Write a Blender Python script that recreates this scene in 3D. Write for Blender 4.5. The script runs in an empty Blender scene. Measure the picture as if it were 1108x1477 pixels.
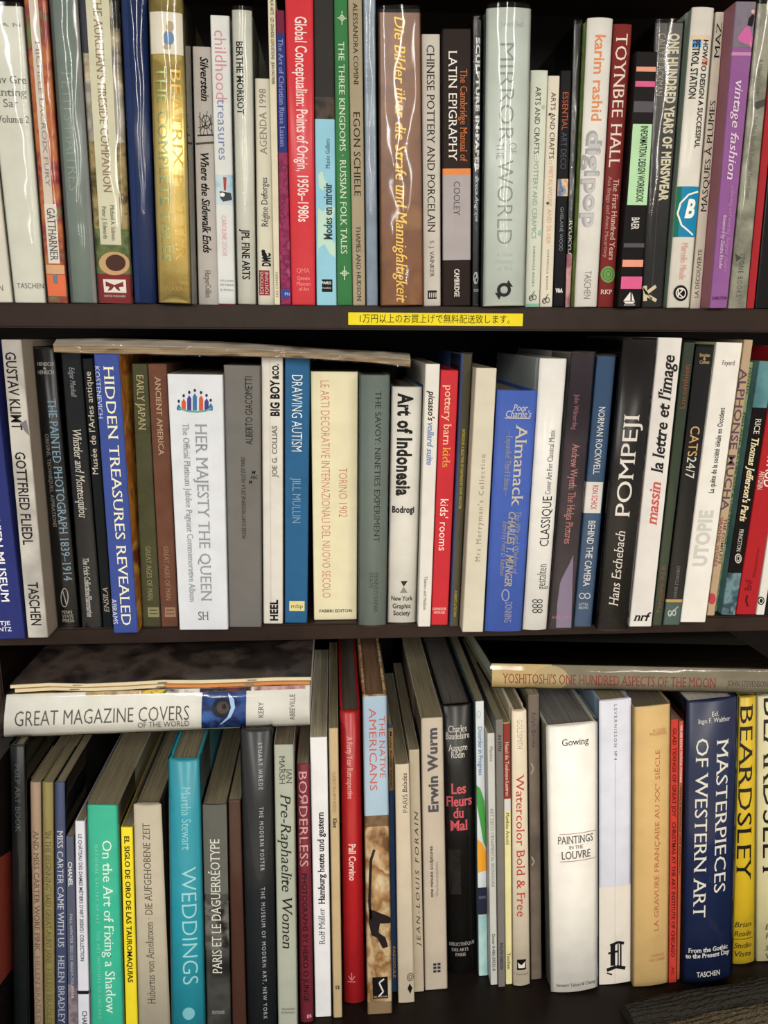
import bpy, bmesh, math, random
from mathutils import Vector

random.seed(7)
scene = bpy.context.scene
C = scene.collection

# ------------------------------------------------------------------ camera
EYE = 1.40
PITCH, YAW, ROLL = math.radians(13.3), math.radians(3.8), math.radians(0.35)
FPX, CX, CY = 1108.0, 554.0, 738.5
fw = Vector((math.sin(YAW) * math.cos(PITCH), math.cos(YAW) * math.cos(PITCH), -math.sin(PITCH)))
rt0 = Vector((math.cos(YAW), -math.sin(YAW), 0))
up0 = rt0.cross(fw)
RT = math.cos(ROLL) * rt0 + math.sin(ROLL) * up0
UP = -math.sin(ROLL) * rt0 + math.cos(ROLL) * up0
cam_data = bpy.data.cameras.new('camera')
cam_data.sensor_fit = 'HORIZONTAL'
cam_data.sensor_width = 36.0
cam_data.lens = 36.0
cam_data.clip_start = 0.01
cam = bpy.data.objects.new('camera', cam_data)
C.objects.link(cam)
cam.location = (0, 0, EYE)
from mathutils import Matrix
cam.rotation_euler = Matrix((RT, UP, -fw)).transposed().to_euler()
scene.camera = cam


def ray(px, py):
    return fw + RT * ((px - CX) / FPX) - UP * ((py - CY) / FPX)


def at_depth(px, py, D):
    """the place on the upright plane y = D seen at this pixel"""
    d = ray(px, py)
    p = d * (D / d.y)
    return Vector((p.x, p.y, p.z + EYE))


def depth_on(px, py, z):
    """how far away the level plane z is at this pixel"""
    d = ray(px, py)
    return d.y * ((z - EYE) / d.z)


# ------------------------------------------------------------------ world, lights, exposure
world = bpy.data.worlds.new('shop_air')
scene.world = world
world.use_nodes = True
bg = world.node_tree.nodes['Background']
bg.inputs[0].default_value = (1.0, 0.985, 0.97, 1)
bg.inputs[1].default_value = 0.36


def ceiling_light(x, y, z, sx, sy, watts, col=(1.0, 0.965, 0.91), rx=0):
    l = bpy.data.lights.new('ceiling_lamp', 'AREA')
    l.shape = 'RECTANGLE'
    l.size, l.size_y, l.energy, l.color = sx, sy, watts, col
    o = bpy.data.objects.new('ceiling_lamp', l)
    C.objects.link(o)
    o.location = (x, y, z)
    o.rotation_euler = (math.radians(rx), 0, 0)


for lx, lc in ((-1.05, (1.0, 0.99, 0.97)), (0.15, (1.0, 0.98, 0.945)), (1.35, (1.0, 0.945, 0.86))):
    ceiling_light(lx, -4.5, 2.5, 0.16, 6.4, 130, col=lc)

scene.view_settings.view_transform = 'Standard'
scene.view_settings.look = 'None'
scene.view_settings.gamma = 1
scene.view_settings.exposure = 0.26
scene.view_settings.use_curve_mapping = False


# ------------------------------------------------------------------ materials
def lin(h):
    h = h.lstrip('#')
    o = []
    for i in (0, 2, 4):
        c = int(h[i:i + 2], 16) / 255
        o.append(c / 12.92 if c <= 0.04045 else ((c + 0.055) / 1.055) ** 2.4)
    if max(o) < 0.05:
        o = [v * 0.6 for v in o]
    return (*o, 1)


MATS = {}
FIN = {'gloss': (0.24, 0.0, 0.0), 'satin': (0.42, 0.0, 0.012), 'matte': (0.65, 0.0, 0.05), 'cloth': (0.85, 0.0, 0.5),
       'gold': (0.3, 0.8, 0.25), 'print': (0.5, 0.0, 0.0), 'foil': (0.42, 0.75, 0.05), 'wood': (0.42, 0.0, 0.05)}


def mat(spec, fin='satin'):
    key = spec + '|' + fin
    if key in MATS:
        return MATS[key]
    m = bpy.data.materials.new(key.replace('#', '').replace('|', '_')[:50])
    m.use_nodes = True
    nt = m.node_tree
    N, L = nt.nodes, nt.links
    b = N['Principled BSDF']
    rough, metal, bump = FIN[fin]
    b.inputs['Roughness'].default_value = rough
    b.inputs['Metallic'].default_value = metal
    b.inputs['Specular IOR Level'].default_value = {'gloss': 0.2, 'satin': 0.08, 'print': 0.1, 'wood': 0.15}.get(fin, 0.2)
    tc = N.new('ShaderNodeTexCoord')
    if spec.startswith('art:'):
        body = spec[4:]
        sc, stretch = 40.0, 1.0
        if '@' in body:
            body, s = body.split('@')
            if 'x' in s:
                s, st = s.split('x')
                stretch = float(st)
            sc = float(s)
        cols = body.split(',')
        mp = N.new('ShaderNodeMapping')
        mp.inputs['Scale'].default_value = (1, 1, stretch)
        L.new(tc.outputs['Object'], mp.inputs[0])
        n = N.new('ShaderNodeTexNoise')
        n.inputs['Scale'].default_value = sc
        n.inputs['Detail'].default_value = 5
        L.new(mp.outputs[0], n.inputs['Vector'])
        r = N.new('ShaderNodeValToRGB')
        el = r.color_ramp.elements
        k = len(cols)
        while len(el) < k:
            el.new(0.5)
        for i, c in enumerate(cols):
            el[i].position = 0.33 + 0.34 * i / max(1, k - 1)
            el[i].color = lin(c)
        L.new(n.outputs['Fac'], r.inputs[0])
        L.new(r.outputs[0], b.inputs['Base Color'])
    elif fin in ('print', 'foil'):
        b.inputs['Base Color'].default_value = lin(spec)
    else:
        n = N.new('ShaderNodeTexNoise')
        n.inputs['Scale'].default_value = 55
        n.inputs['Detail'].default_value = 6
        L.new(tc.outputs['Object'], n.inputs['Vector'])
        mx = N.new('ShaderNodeMix')
        mx.data_type = 'RGBA'
        mx.blend_type = 'MULTIPLY'
        mx.inputs[6].default_value = lin(spec)
        r = N.new('ShaderNodeValToRGB')
        r.color_ramp.elements[0].position = 0.3
        r.color_ramp.elements[1].position = 0.62
        lo = 0.80 if fin in ('cloth', 'wood') else 0.92
        r.color_ramp.elements[0].color = (lo, lo, lo * 0.99, 1)
        L.new(n.outputs['Fac'], r.inputs[0])
        L.new(r.outputs[0], mx.inputs[7])
        mx.inputs[0].default_value = 1
        L.new(mx.outputs[2], b.inputs['Base Color'])
    if bump:
        n2 = N.new('ShaderNodeTexNoise')
        n2.inputs['Scale'].default_value = 900 if fin == 'cloth' else (70 if fin == 'gold' else 45)
        n2.inputs['Detail'].default_value = 3
        L.new(tc.outputs['Object'], n2.inputs['Vector'])
        bp = N.new('ShaderNodeBump')
        bp.inputs['Strength'].default_value = bump
        bp.inputs['Distance'].default_value = 0.002
        L.new(n2.outputs['Fac'], bp.inputs['Height'])
        L.new(bp.outputs[0], b.inputs['Normal'])
    MATS[key] = m
    return m


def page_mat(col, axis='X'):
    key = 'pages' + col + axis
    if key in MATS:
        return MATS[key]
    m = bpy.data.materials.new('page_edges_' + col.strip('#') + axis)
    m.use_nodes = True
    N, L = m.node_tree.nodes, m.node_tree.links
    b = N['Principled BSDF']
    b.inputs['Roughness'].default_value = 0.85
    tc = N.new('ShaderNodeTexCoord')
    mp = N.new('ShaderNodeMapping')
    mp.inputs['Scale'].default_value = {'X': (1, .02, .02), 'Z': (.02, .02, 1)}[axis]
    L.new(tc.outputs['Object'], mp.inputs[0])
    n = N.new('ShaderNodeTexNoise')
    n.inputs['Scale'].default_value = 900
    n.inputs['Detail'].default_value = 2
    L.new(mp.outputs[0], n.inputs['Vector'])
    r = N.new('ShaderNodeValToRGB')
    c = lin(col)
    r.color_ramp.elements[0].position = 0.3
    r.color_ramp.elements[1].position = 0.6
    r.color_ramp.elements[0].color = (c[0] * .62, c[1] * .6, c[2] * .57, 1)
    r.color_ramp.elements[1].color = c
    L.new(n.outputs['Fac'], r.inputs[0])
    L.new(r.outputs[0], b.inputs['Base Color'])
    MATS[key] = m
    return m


def plastic_mat(strength=0.5):
    key = 'plastic%g' % strength
    if key in MATS:
        return MATS[key]
    m = bpy.data.materials.new('clear_plastic_film')
    m.use_nodes = True
    N, L = m.node_tree.nodes, m.node_tree.links
    N.remove(N['Principled BSDF'])
    out = N['Material Output']
    tr = N.new('ShaderNodeBsdfTransparent')
    tr.inputs[0].default_value = (0.985, 0.985, 0.98, 1)
    gl = N.new('ShaderNodeBsdfGlossy')
    gl.inputs['Roughness'].default_value = 0.07
    tc = N.new('ShaderNodeTexCoord')
    mp = N.new('ShaderNodeMapping')
    mp.inputs['Scale'].default_value = (1, 1, 0.14)
    L.new(tc.outputs['Object'], mp.inputs[0])
    n = N.new('ShaderNodeTexNoise')
    n.inputs['Scale'].default_value = 26
    n.inputs['Detail'].default_value = 2.5
    L.new(mp.outputs[0], n.inputs['Vector'])
    bp = N.new('ShaderNodeBump')
    bp.inputs['Strength'].default_value = strength
    bp.inputs['Distance'].default_value = 0.006
    L.new(n.outputs['Fac'], bp.inputs['Height'])
    L.new(bp.outputs[0], gl.inputs['Normal'])
    fr = N.new('ShaderNodeFresnel')
    fr.inputs['IOR'].default_value = 1.36
    mx = N.new('ShaderNodeMixShader')
    L.new(fr.outputs[0], mx.inputs[0])
    L.new(tr.outputs[0], mx.inputs[1])
    L.new(gl.outputs[0], mx.inputs[2])
    L.new(mx.outputs[0], out.inputs[0])
    MATS[key] = m
    return m


# ------------------------------------------------------------------ object helpers
def link(name, me, material, parent=None):
    o = bpy.data.objects.new(name, me)
    C.objects.link(o)
    for m in (material if isinstance(material, (list, tuple)) else [material]):
        me.materials.append(m)
    o.parent = parent
    return o


def thing(name, label, cat, loc, group=None):
    o = bpy.data.objects.new(name, None)
    o.empty_display_size = 0.02
    C.objects.link(o)
    o.location = loc
    o['label'] = label
    o['category'] = cat
    if group:
        o['group'] = group
    return o


def box_mesh(name, lo, hi, bevel=0.0):
    bm = bmesh.new()
    bmesh.ops.create_cube(bm, size=1)
    for v in bm.verts:
        v.co = Vector([lo[i] if v.co[i] < 0 else hi[i] for i in range(3)])
    if bevel:
        bmesh.ops.bevel(bm, geom=bm.edges[:], offset=bevel, segments=2, affect='EDGES')
    me = bpy.data.meshes.new(name)
    bm.to_mesh(me)
    bm.free()
    return me


# ------------------------------------------------------------------ shop floor
fl = link('floor', box_mesh('floor', (-4, -9, -0.05), (4, 1.0, -0.0005)), mat('#b8b0a2', 'satin'))
fl['kind'] = 'structure'
fl['label'] = 'pale shop floor in front of the bookcase'
wl = link('wall_back', box_mesh('wall_back', (-4, 1.0, 0), (4, 1.1, 2.66)), mat('#cfcac0', 'matte'))
wl['kind'] = 'structure'
wl['label'] = 'pale wall behind the dark brown bookcase'
ce = link('ceiling', box_mesh('ceiling', (-4, -9, 2.6), (4, 1.0, 2.66)), mat('#dcdad4', 'matte'))
ce['kind'] = 'structure'
ce['label'] = 'white shop ceiling above the bookcase'

# ------------------------------------------------------------------ bookcase
D0 = 0.700                       # front edge of the boards
BACK = 0.985
Z1 = at_depth(560, 441.5, D0).z   # top of the upper board
Z2 = at_depth(560, 898, D0).z     # top of the middle board
Z3 = EYE - 0.672                 # top of the lowest board
T1 = Z1 - at_depth(560, 476, D0).z
T2 = Z2 - at_depth(560, 921, D0).z
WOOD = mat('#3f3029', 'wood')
WOOD_SHADED = mat('#241b18', 'wood')  # same wood, with the shade of the interior put into its colour
XL, XR = -0.95, 0.95
case = thing('bookcase', 'dark brown wooden bookcase whose shelves hold all the books', 'bookcase', (0, D0, Z3 - 0.05))


def case_part(name, lo, hi, m, bevel=0.0015):
    o = link(name, box_mesh(name, [lo[0], lo[1] - D0, lo[2] - Z3 + .05], [hi[0], hi[1] - D0, hi[2] - Z3 + .05], bevel), m, case)
    return o


case_part('shelf', (XL, D0, Z1 - T1), (XR, BACK, Z1), WOOD)
case_part('shelf', (XL, D0, Z2 - T2), (XR, BACK, Z2), WOOD)
case_part('shelf', (XL, 0.40, Z3 - 0.05), (XR, BACK, Z3), WOOD_SHADED)
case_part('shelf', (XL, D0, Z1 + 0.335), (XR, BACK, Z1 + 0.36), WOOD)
case_part('back_panel', (XL, BACK, Z3 - 0.05), (XR, BACK + 0.012, Z1 + 0.36), WOOD_SHADED)
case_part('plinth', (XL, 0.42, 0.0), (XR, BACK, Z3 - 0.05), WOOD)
xp = at_depth(4.5, 1000, 0.80).x
case_part('partition', (xp - 0.02, 0.80, Z3), (xp, BACK, Z2 - T2), WOOD)
case_part('side_panel', (XL - 0.02, D0, Z3 - 0.05), (XL, BACK + 0.012, Z1 + 0.36), WOOD)
case_part('side_panel', (XR, D0, Z3 - 0.05), (XR + 0.02, BACK + 0.012, Z1 + 0.36), WOOD)


# ------------------------------------------------------------------ lettering
def st(flag):
    return flag


class T:   # lettering: text, way ('d' down, 'u' up, 'h' across), pixel extent a..b, centre, size, colour, style
    def __init__(s, txt, way, a, b, c, h, col, sty='', name=None, fin='print'):
        s.txt, s.way, s.a, s.b, s.c, s.h, s.col, s.sty, s.name, s.fin = txt, way, a, b, c, h, col, sty, name, fin


class P:   # printed panel: share of the spine's width, pixel rows
    def __init__(s, u0, u1, y0, y1, col, name='panel', fin='satin'):
        s.u0, s.u1, s.y0, s.y1, s.col, s.name, s.fin = u0, u1, y0, y1, col, name, fin


class G:   # printed shape, outline in pixels
    def __init__(s, polys, col, name='emblem', fin='print'):
        s.polys, s.col, s.name, s.fin = polys, col, name, fin


def oval(cx, cy, rx, ry, n=20):
    return [(cx + rx * math.cos(2 * math.pi * i / n), cy + ry * math.sin(2 * math.pi * i / n)) for i in range(n)]


def ring(cx, cy, rx, ry, w, n=24):
    out = []
    for i in range(n):
        a, b = 2 * math.pi * i / n, 2 * math.pi * (i + 1) / n
        out.append([(cx + rx * math.cos(a), cy + ry * math.sin(a)), (cx + rx * math.cos(b), cy + ry * math.sin(b)),
                    (cx + (rx - w) * math.cos(b), cy + (ry - w) * math.sin(b)), (cx + (rx - w) * math.cos(a), cy + (ry - w) * math.sin(a))])
    return out


def line(pts, w):
    out = []
    for (x0, y0), (x1, y1) in zip(pts, pts[1:]):
        l = math.hypot(x1 - x0, y1 - y0) or 1
        nx, ny = -(y1 - y0) / l * w / 2, (x1 - x0) / l * w / 2
        out.append([(x0 + nx, y0 + ny), (x1 + nx, y1 + ny), (x1 - nx, y1 - ny), (x0 - nx, y0 - ny)])
    return out


TEXT = {}


def want_text(txt, sty):
    TEXT[(txt, sty)] = None


def make_texts():
    tmp = []
    for (txt, sty) in TEXT:
        c = bpy.data.curves.new('t', 'FONT')
        c.body = txt
        c.resolution_u = 2 if len(txt) > 8 else 4
        off = 0.0
        if 'b' in sty:
            off = 0.014
        if 'B' in sty:
            off = 0.042
        if 't' in sty:
            off = -0.008
        if 's' in sty and 'b' not in sty and 'B' not in sty:
            off = -0.007
        c.offset = off
        if 'i' in sty:
            c.shear = 0.24
        if 'w' in sty:
            c.space_character = 1.35
        if 'B' in sty:
            c.space_character = 1.08
        o = bpy.data.objects.new('t', c)
        C.objects.link(o)
        tmp.append((txt, sty, o))
    dg = bpy.context.evaluated_depsgraph_get()
    dg.update()
    for txt, sty, o in tmp:
        me = bpy.data.meshes.new_from_object(o.evaluated_get(dg))
        bm = bmesh.new()
        bm.from_mesh(me)
        if 's' in sty:
            add_serifs(bm, 'i' in sty)
        vs = [tuple(v.co) for v in bm.verts]
        fs = []
        for i, v in enumerate(bm.verts):
            v.index = i
        for f in bm.faces:
            fs.append([v.index for v in f.verts])
        bm.free()
        bpy.data.meshes.remove(me)
        cu = o.data
        bpy.data.objects.remove(o)
        bpy.data.curves.remove(cu)
        xs = [v[0] for v in vs]
        TEXT[(txt, sty)] = (vs, fs, min(xs), max(xs))


CAP = 0.69


def add_serifs(bm, italic):
    """thicken the upright strokes and set small feet on the stems"""
    new = []
    for e in bm.edges:
        if len(e.link_faces) != 1:
            continue
        a, b = e.verts[0].co, e.verts[1].co
        if abs(a.y - b.y) > 0.004:
            continue
        L = abs(a.x - b.x)
        if 0.03 < L < 0.2:
            f = e.link_faces[0]
            cyy = sum(v.co.y for v in f.verts) / len(f.verts)
            up = 1 if cyy > a.y else -1
            new.append((min(a.x, b.x), max(a.x, b.x), a.y, up))
    faces0 = [[v.co.copy() for v in f.verts] for f in bm.faces]
    for f in faces0:                       # heavier uprights
        vs = [bm.verts.new((c.x + 0.021, c.y, 1)) for c in f]
        bm.faces.new(vs)
    for x0, x1, y, up in new:
        s, t = 0.055, 0.028
        x1 += 0.021
        pts = [(x0 - s, y), (x1 + s, y), (x1 + s, y + up * t * .6), (x1, y + up * t * 1.9), (x0, y + up * t * 1.9), (x0 - s, y + up * t * .6)]
        if up < 0:
            pts.reverse()
        bm.faces.new([bm.verts.new((p[0], p[1], 2)) for p in pts])


# ------------------------------------------------------------------ books
BOOKS = []


class Book:
    def __init__(s, row, kind, label, quad, col, els=(), D=None, fin='satin', side=None, wrap=0, bulge=0.0, depth=None, pages='#82785f',  # page tone darkened to carry the shade under the boards
                 hard=False, square=False, top=None):
        s.row, s.kind, s.label, s.quad, s.col, s.els = row, kind, label, quad, col, list(els)
        s.D, s.fin, s.side, s.wrap, s.bulge, s.depth, s.pages, s.hard = D, fin, side, wrap, bulge, depth, pages, hard
        s.square, s.lying = square, False
        BOOKS.append(s)
        for e in s.els:
            if isinstance(e, T):
                want_text(e.txt, e.sty)

    def solve(s):
        xTL, xTR, yT, xBL, xBR, yB = s.quad
        z0 = {1: Z1, 2: Z2, 3: Z3}[s.row] + 0.0004
        if s.D is None:
            s.D = D0 + 0.003 if s.row == 1 else depth_on((xBL + xBR) / 2, yB, z0)
        D = s.D
        bl, br = at_depth(xBL, yB, D), at_depth(xBR, yB, D)
        tl, tr = at_depth(xTL, yT, D), at_depth(xTR, yT, D)
        zt = (tl.z + tr.z) / 2
        th = math.atan2((tl.x + tr.x - bl.x - br.x) / 2, zt - z0)
        wT, wB = tr.x - tl.x, br.x - bl.x
        k = math.sin(th) / 2
        s.tl, s.tr = Vector((tl.x, zt + wT * k)), Vector((tr.x, zt - wT * k))
        zb = z0 + abs(wB * k)
        s.bl, s.br = Vector((bl.x, zb + wB * k)), Vector((br.x, zb - wB * k))
        if s.depth is None:
            s.depth = min(0.20 if s.row < 3 else 0.235, 0.72 * (zt - z0))
        s.depth = min(s.depth, BACK - 0.004 - D)


def xat(p, q, z):
    t = (z - p.y) / (q.y - p.y)
    return p.x + (q.x - p.x) * t


def settle(row):
    """neighbours may touch but never run through each other"""
    bs = [b for b in BOOKS if b.row == row and not b.lying]
    for it in range(6):
        for i in range(len(bs)):
            for j in range(i + 1, min(i + 5, len(bs))):
                a, b = bs[i], bs[j]
                if a.D > b.D + b.depth or b.D > a.D + a.depth:
                    continue
                z_lo = max(a.br.y, b.bl.y)
                z_hi = min(a.tr.y, b.tl.y)
                gap = 0.0004 + (0.0005 if a.wrap else 0) + (0.0005 if b.wrap else 0)
                fa, fb = 0.5, 0.5
                if a.D > b.D + 0.004:
                    fa, fb = 1, 0
                elif b.D > a.D + 0.004:
                    fa, fb = 0, 1
                for z, ends in ((z_lo, 0), (z_hi, 1)):
                    d = xat(a.br, a.tr, z) - xat(b.bl, b.tl, z) + gap
                    if d > 0:
                        if ends == 0:
                            a.br.x -= d * fa
                            b.bl.x += d * fb
                        else:
                            a.tr.x -= d * fa
                            b.tl.x += d * fb


def spine_profile(b, w):
    r = min(0.0012, w * .12)
    if b.bulge > 0:
        n = 10
        return [(i / n, b.bulge * (2 * i / n - 1) ** 2) for i in range(n + 1)]
    return [(0.0, r), (r / w * .35, r * .3), (r / w, 0.0), (1 - r / w, 0.0), (1 - r / w * .35, r * .3), (1.0, r)]


class Frame:
    """maps u (across), v (along), depth into the place for one book"""
    def __init__(s, bl, br, tl, tr, org, dvec, prof):
        s.bl, s.br, s.tl, s.tr, s.org, s.d, s.prof = bl, br, tl, tr, org, dvec, prof

    def bulge(s, u):
        p = s.prof
        if u <= p[0][0]:
            return p[0][1]
        for (a, ya), (b, yb) in zip(p, p[1:]):
            if u <= b:
                return ya + (yb - ya) * (u - a) / (b - a)
        return p[-1][1]

    def at(s, u, v, y):
        lo = s.bl.lerp(s.br, u) if 0 <= u <= 1 else s.bl + (s.br - s.bl) * u
        hi = s.tl.lerp(s.tr, u) if 0 <= u <= 1 else s.tl + (s.tr - s.tl) * u
        return lo + (hi - lo) * v + s.d * y - s.org

    def face(s, u, v, off):
        return s.at(u, v, s.bulge(u) - off)


def cover_mesh(F, w, h, d, hard, t):
    prof = F.prof
    edge = prof[0][1]
    left = [(0, d), (0, edge + (d - edge) * .5)]
    if hard:
        left += [(0, edge + .013), (.0011 / w, edge + .009), (.0011 / w, edge + .006), (0, edge + .003)]
    outer = left + prof + [(1 - a, y) for a, y in reversed(left)]
    tu = t / w
    yin = max(y for a, y in prof) + t
    inner = []
    for i, (a, y) in enumerate(outer):
        isp = len(left) <= i < len(left) + len(prof)
        if isp:
            inner.append((tu + a * (1 - 2 * tu), yin))
        else:
            inner.append((tu if a < .5 else 1 - tu, max(y, yin)))
    e = 0.0007 / h
    ins = 0.25
    bm = bmesh.new()
    rings_o, rings_i = [], []
    for v, k in ((0, ins), (e, 0), (1 - e, 0), (1, ins)):
        rings_o.append([bm.verts.new(F.at(a + (ai - a) * k, v, y + (yi - y) * k)) for (a, y), (ai, yi) in zip(outer, inner)])
        rings_i.append([bm.verts.new(F.at(ai, v, yi)) for (ai, yi) in inner])
    n = len(outer)
    nl = len(left)
    for i in range(n - 1):
        sideface = 1 if (i < nl or i >= nl + len(prof) - 1) else 0
        for r in range(3):
            f = bm.faces.new((rings_o[r][i], rings_o[r][i + 1], rings_o[r + 1][i + 1], rings_o[r + 1][i]))
            f.material_index = sideface
            f.smooth = len(prof) > 8 and not sideface
            if r != 1:
                f.smooth = False
            bm.faces.new((rings_i[r][i + 1], rings_i[r][i], rings_i[r + 1][i], rings_i[r + 1][i + 1]))
        f = bm.faces.new((rings_o[3][i], rings_o[3][i + 1], rings_i[3][i + 1], rings_i[3][i]))
        f.material_index = sideface
        bm.faces.new((rings_o[0][i + 1], rings_o[0][i], rings_i[0][i], rings_i[0][i + 1]))
    for i in (0, n - 1):
        for r in range(3):
            q = (rings_o[r][i], rings_o[r + 1][i], rings_i[r + 1][i], rings_i[r][i])
            bm.faces.new(q if i == 0 else q[::-1])
    bmesh.ops.recalc_face_normals(bm, faces=bm.faces)
    me = bpy.data.meshes.new('cover')
    bm.to_mesh(me)
    bm.free()
    return me, tu, yin


def page_mesh(F, tu, yin, d, h, hard):
    """the block of pages, slightly hollow at the back edge of a hardback"""
    ins = 0.0032 / h if hard else 0.0004 / h
    dd = d - (0.003 if hard else 0.0003)
    g = 0.0002
    bm = bmesh.new()
    us = [tu * 1.05, .25, .5, .75, 1 - tu * 1.05]
    front = [(u, yin + g + (0.0015 * (1 - (2 * u - 1) ** 2) if hard else 0)) for u in us]
    back = [(u, dd - (0.002 * (1 - (2 * u - 1) ** 2) if hard else 0)) for u in reversed(us)]
    loop = front + back
    lo = [bm.verts.new(F.at(u, ins, y)) for u, y in loop]
    hi = [bm.verts.new(F.at(u, 1 - ins, y)) for u, y in loop]
    n = len(loop)
    for i in range(n):
        j = (i + 1) % n
        bm.faces.new((lo[i], lo[j], hi[j], hi[i]))
    bm.faces.new(hi)
    bm.faces.new(lo[::-1])
    bmesh.ops.recalc_face_normals(bm, faces=bm.faces)
    me = bpy.data.meshes.new('page_block')
    bm.to_mesh(me)
    bm.free()
    return me


def sleeve_mesh(F, w, h, d, amp):
    """a thin loose film around the spine and the front of the boards"""
    nv = max(10, int(h / 0.006))
    uo = 0.00025 / w
    sd = min(d * .6, .06)
    path = [(-uo, sd)] + [(-uo, F.prof[0][1] + .004)]
    nu = 12
    path += [(-uo + (1 + 2 * uo) * i / nu, None) for i in range(nu + 1)]
    path += [(1 + uo, F.prof[0][1] + .004), (1 + uo, sd)]
    ph = [random.uniform(0, 6.28) for _ in range(6)]
    bm = bmesh.new()
    rows = []
    for j in range(nv + 1):
        v = -0.0002 / h + (1 + 0.0022 / h) * j / nv
        row = []
        for (u, y) in path:
            if y is None:
                uu = min(1, max(0, u))
                q = v * h * 100
                wob = (1.2 * math.sin(q * .45 + 3 * uu + ph[0]) + math.sin(q * .95 - 5 * uu + ph[1]) + .45 * math.sin(q * 2.1 + 8 * uu + ph[2]) + random.uniform(-.05, .05)) / 3
                y = F.bulge(uu) - 0.0009 - amp * (.6 + wob) * math.sin(math.pi * (0.1 + .8 * uu)) - min(.0026, .055 * w) * (1 - (2 * uu - 1) ** 2)
            row.append(bm.verts.new(F.at(u, v, y)))
        rows.append(row)
    for a, b in zip(rows, rows[1:]):
        for i in range(len(path) - 1):
            f = bm.faces.new((a[i], a[i + 1], b[i + 1], b[i]))
            f.smooth = True
    me = bpy.data.meshes.new('plastic_sleeve')
    bm.to_mesh(me)
    bm.free()
    return me


def print_mesh(F, verts, faces, off, bulged):
    """flat print (u, v) laid on the spine, cut where the spine bends"""
    bm = bmesh.new()
    vs = [bm.verts.new((q[0], q[1], q[2] if len(q) > 2 else 0)) for q in verts]
    for f in faces:
        try:
            bm.faces.new([vs[i] for i in f])
        except ValueError:
            pass
    umin, umax = min(v[0] for v in verts), max(v[0] for v in verts)
    for a, y in F.prof[1:-1]:
        if umin < a < umax:
            bmesh.ops.bisect_plane(bm, geom=bm.verts[:] + bm.edges[:] + bm.faces[:], plane_co=(a, 0, 0), plane_no=(1, 0, 0))
    for v in bm.verts:
        v.co = F.face(min(1, max(0, v.co.x)), v.co.y, off + 2.5e-5 * v.co.z)
    bmesh.ops.recalc_face_normals(bm, faces=bm.faces)
    for f in bm.faces:
        f.normal_update()
        if f.normal.y > 0:
            f.normal_flip()
    me = bpy.data.meshes.new('print')
    bm.to_mesh(me)
    bm.free()
    return me


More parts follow.
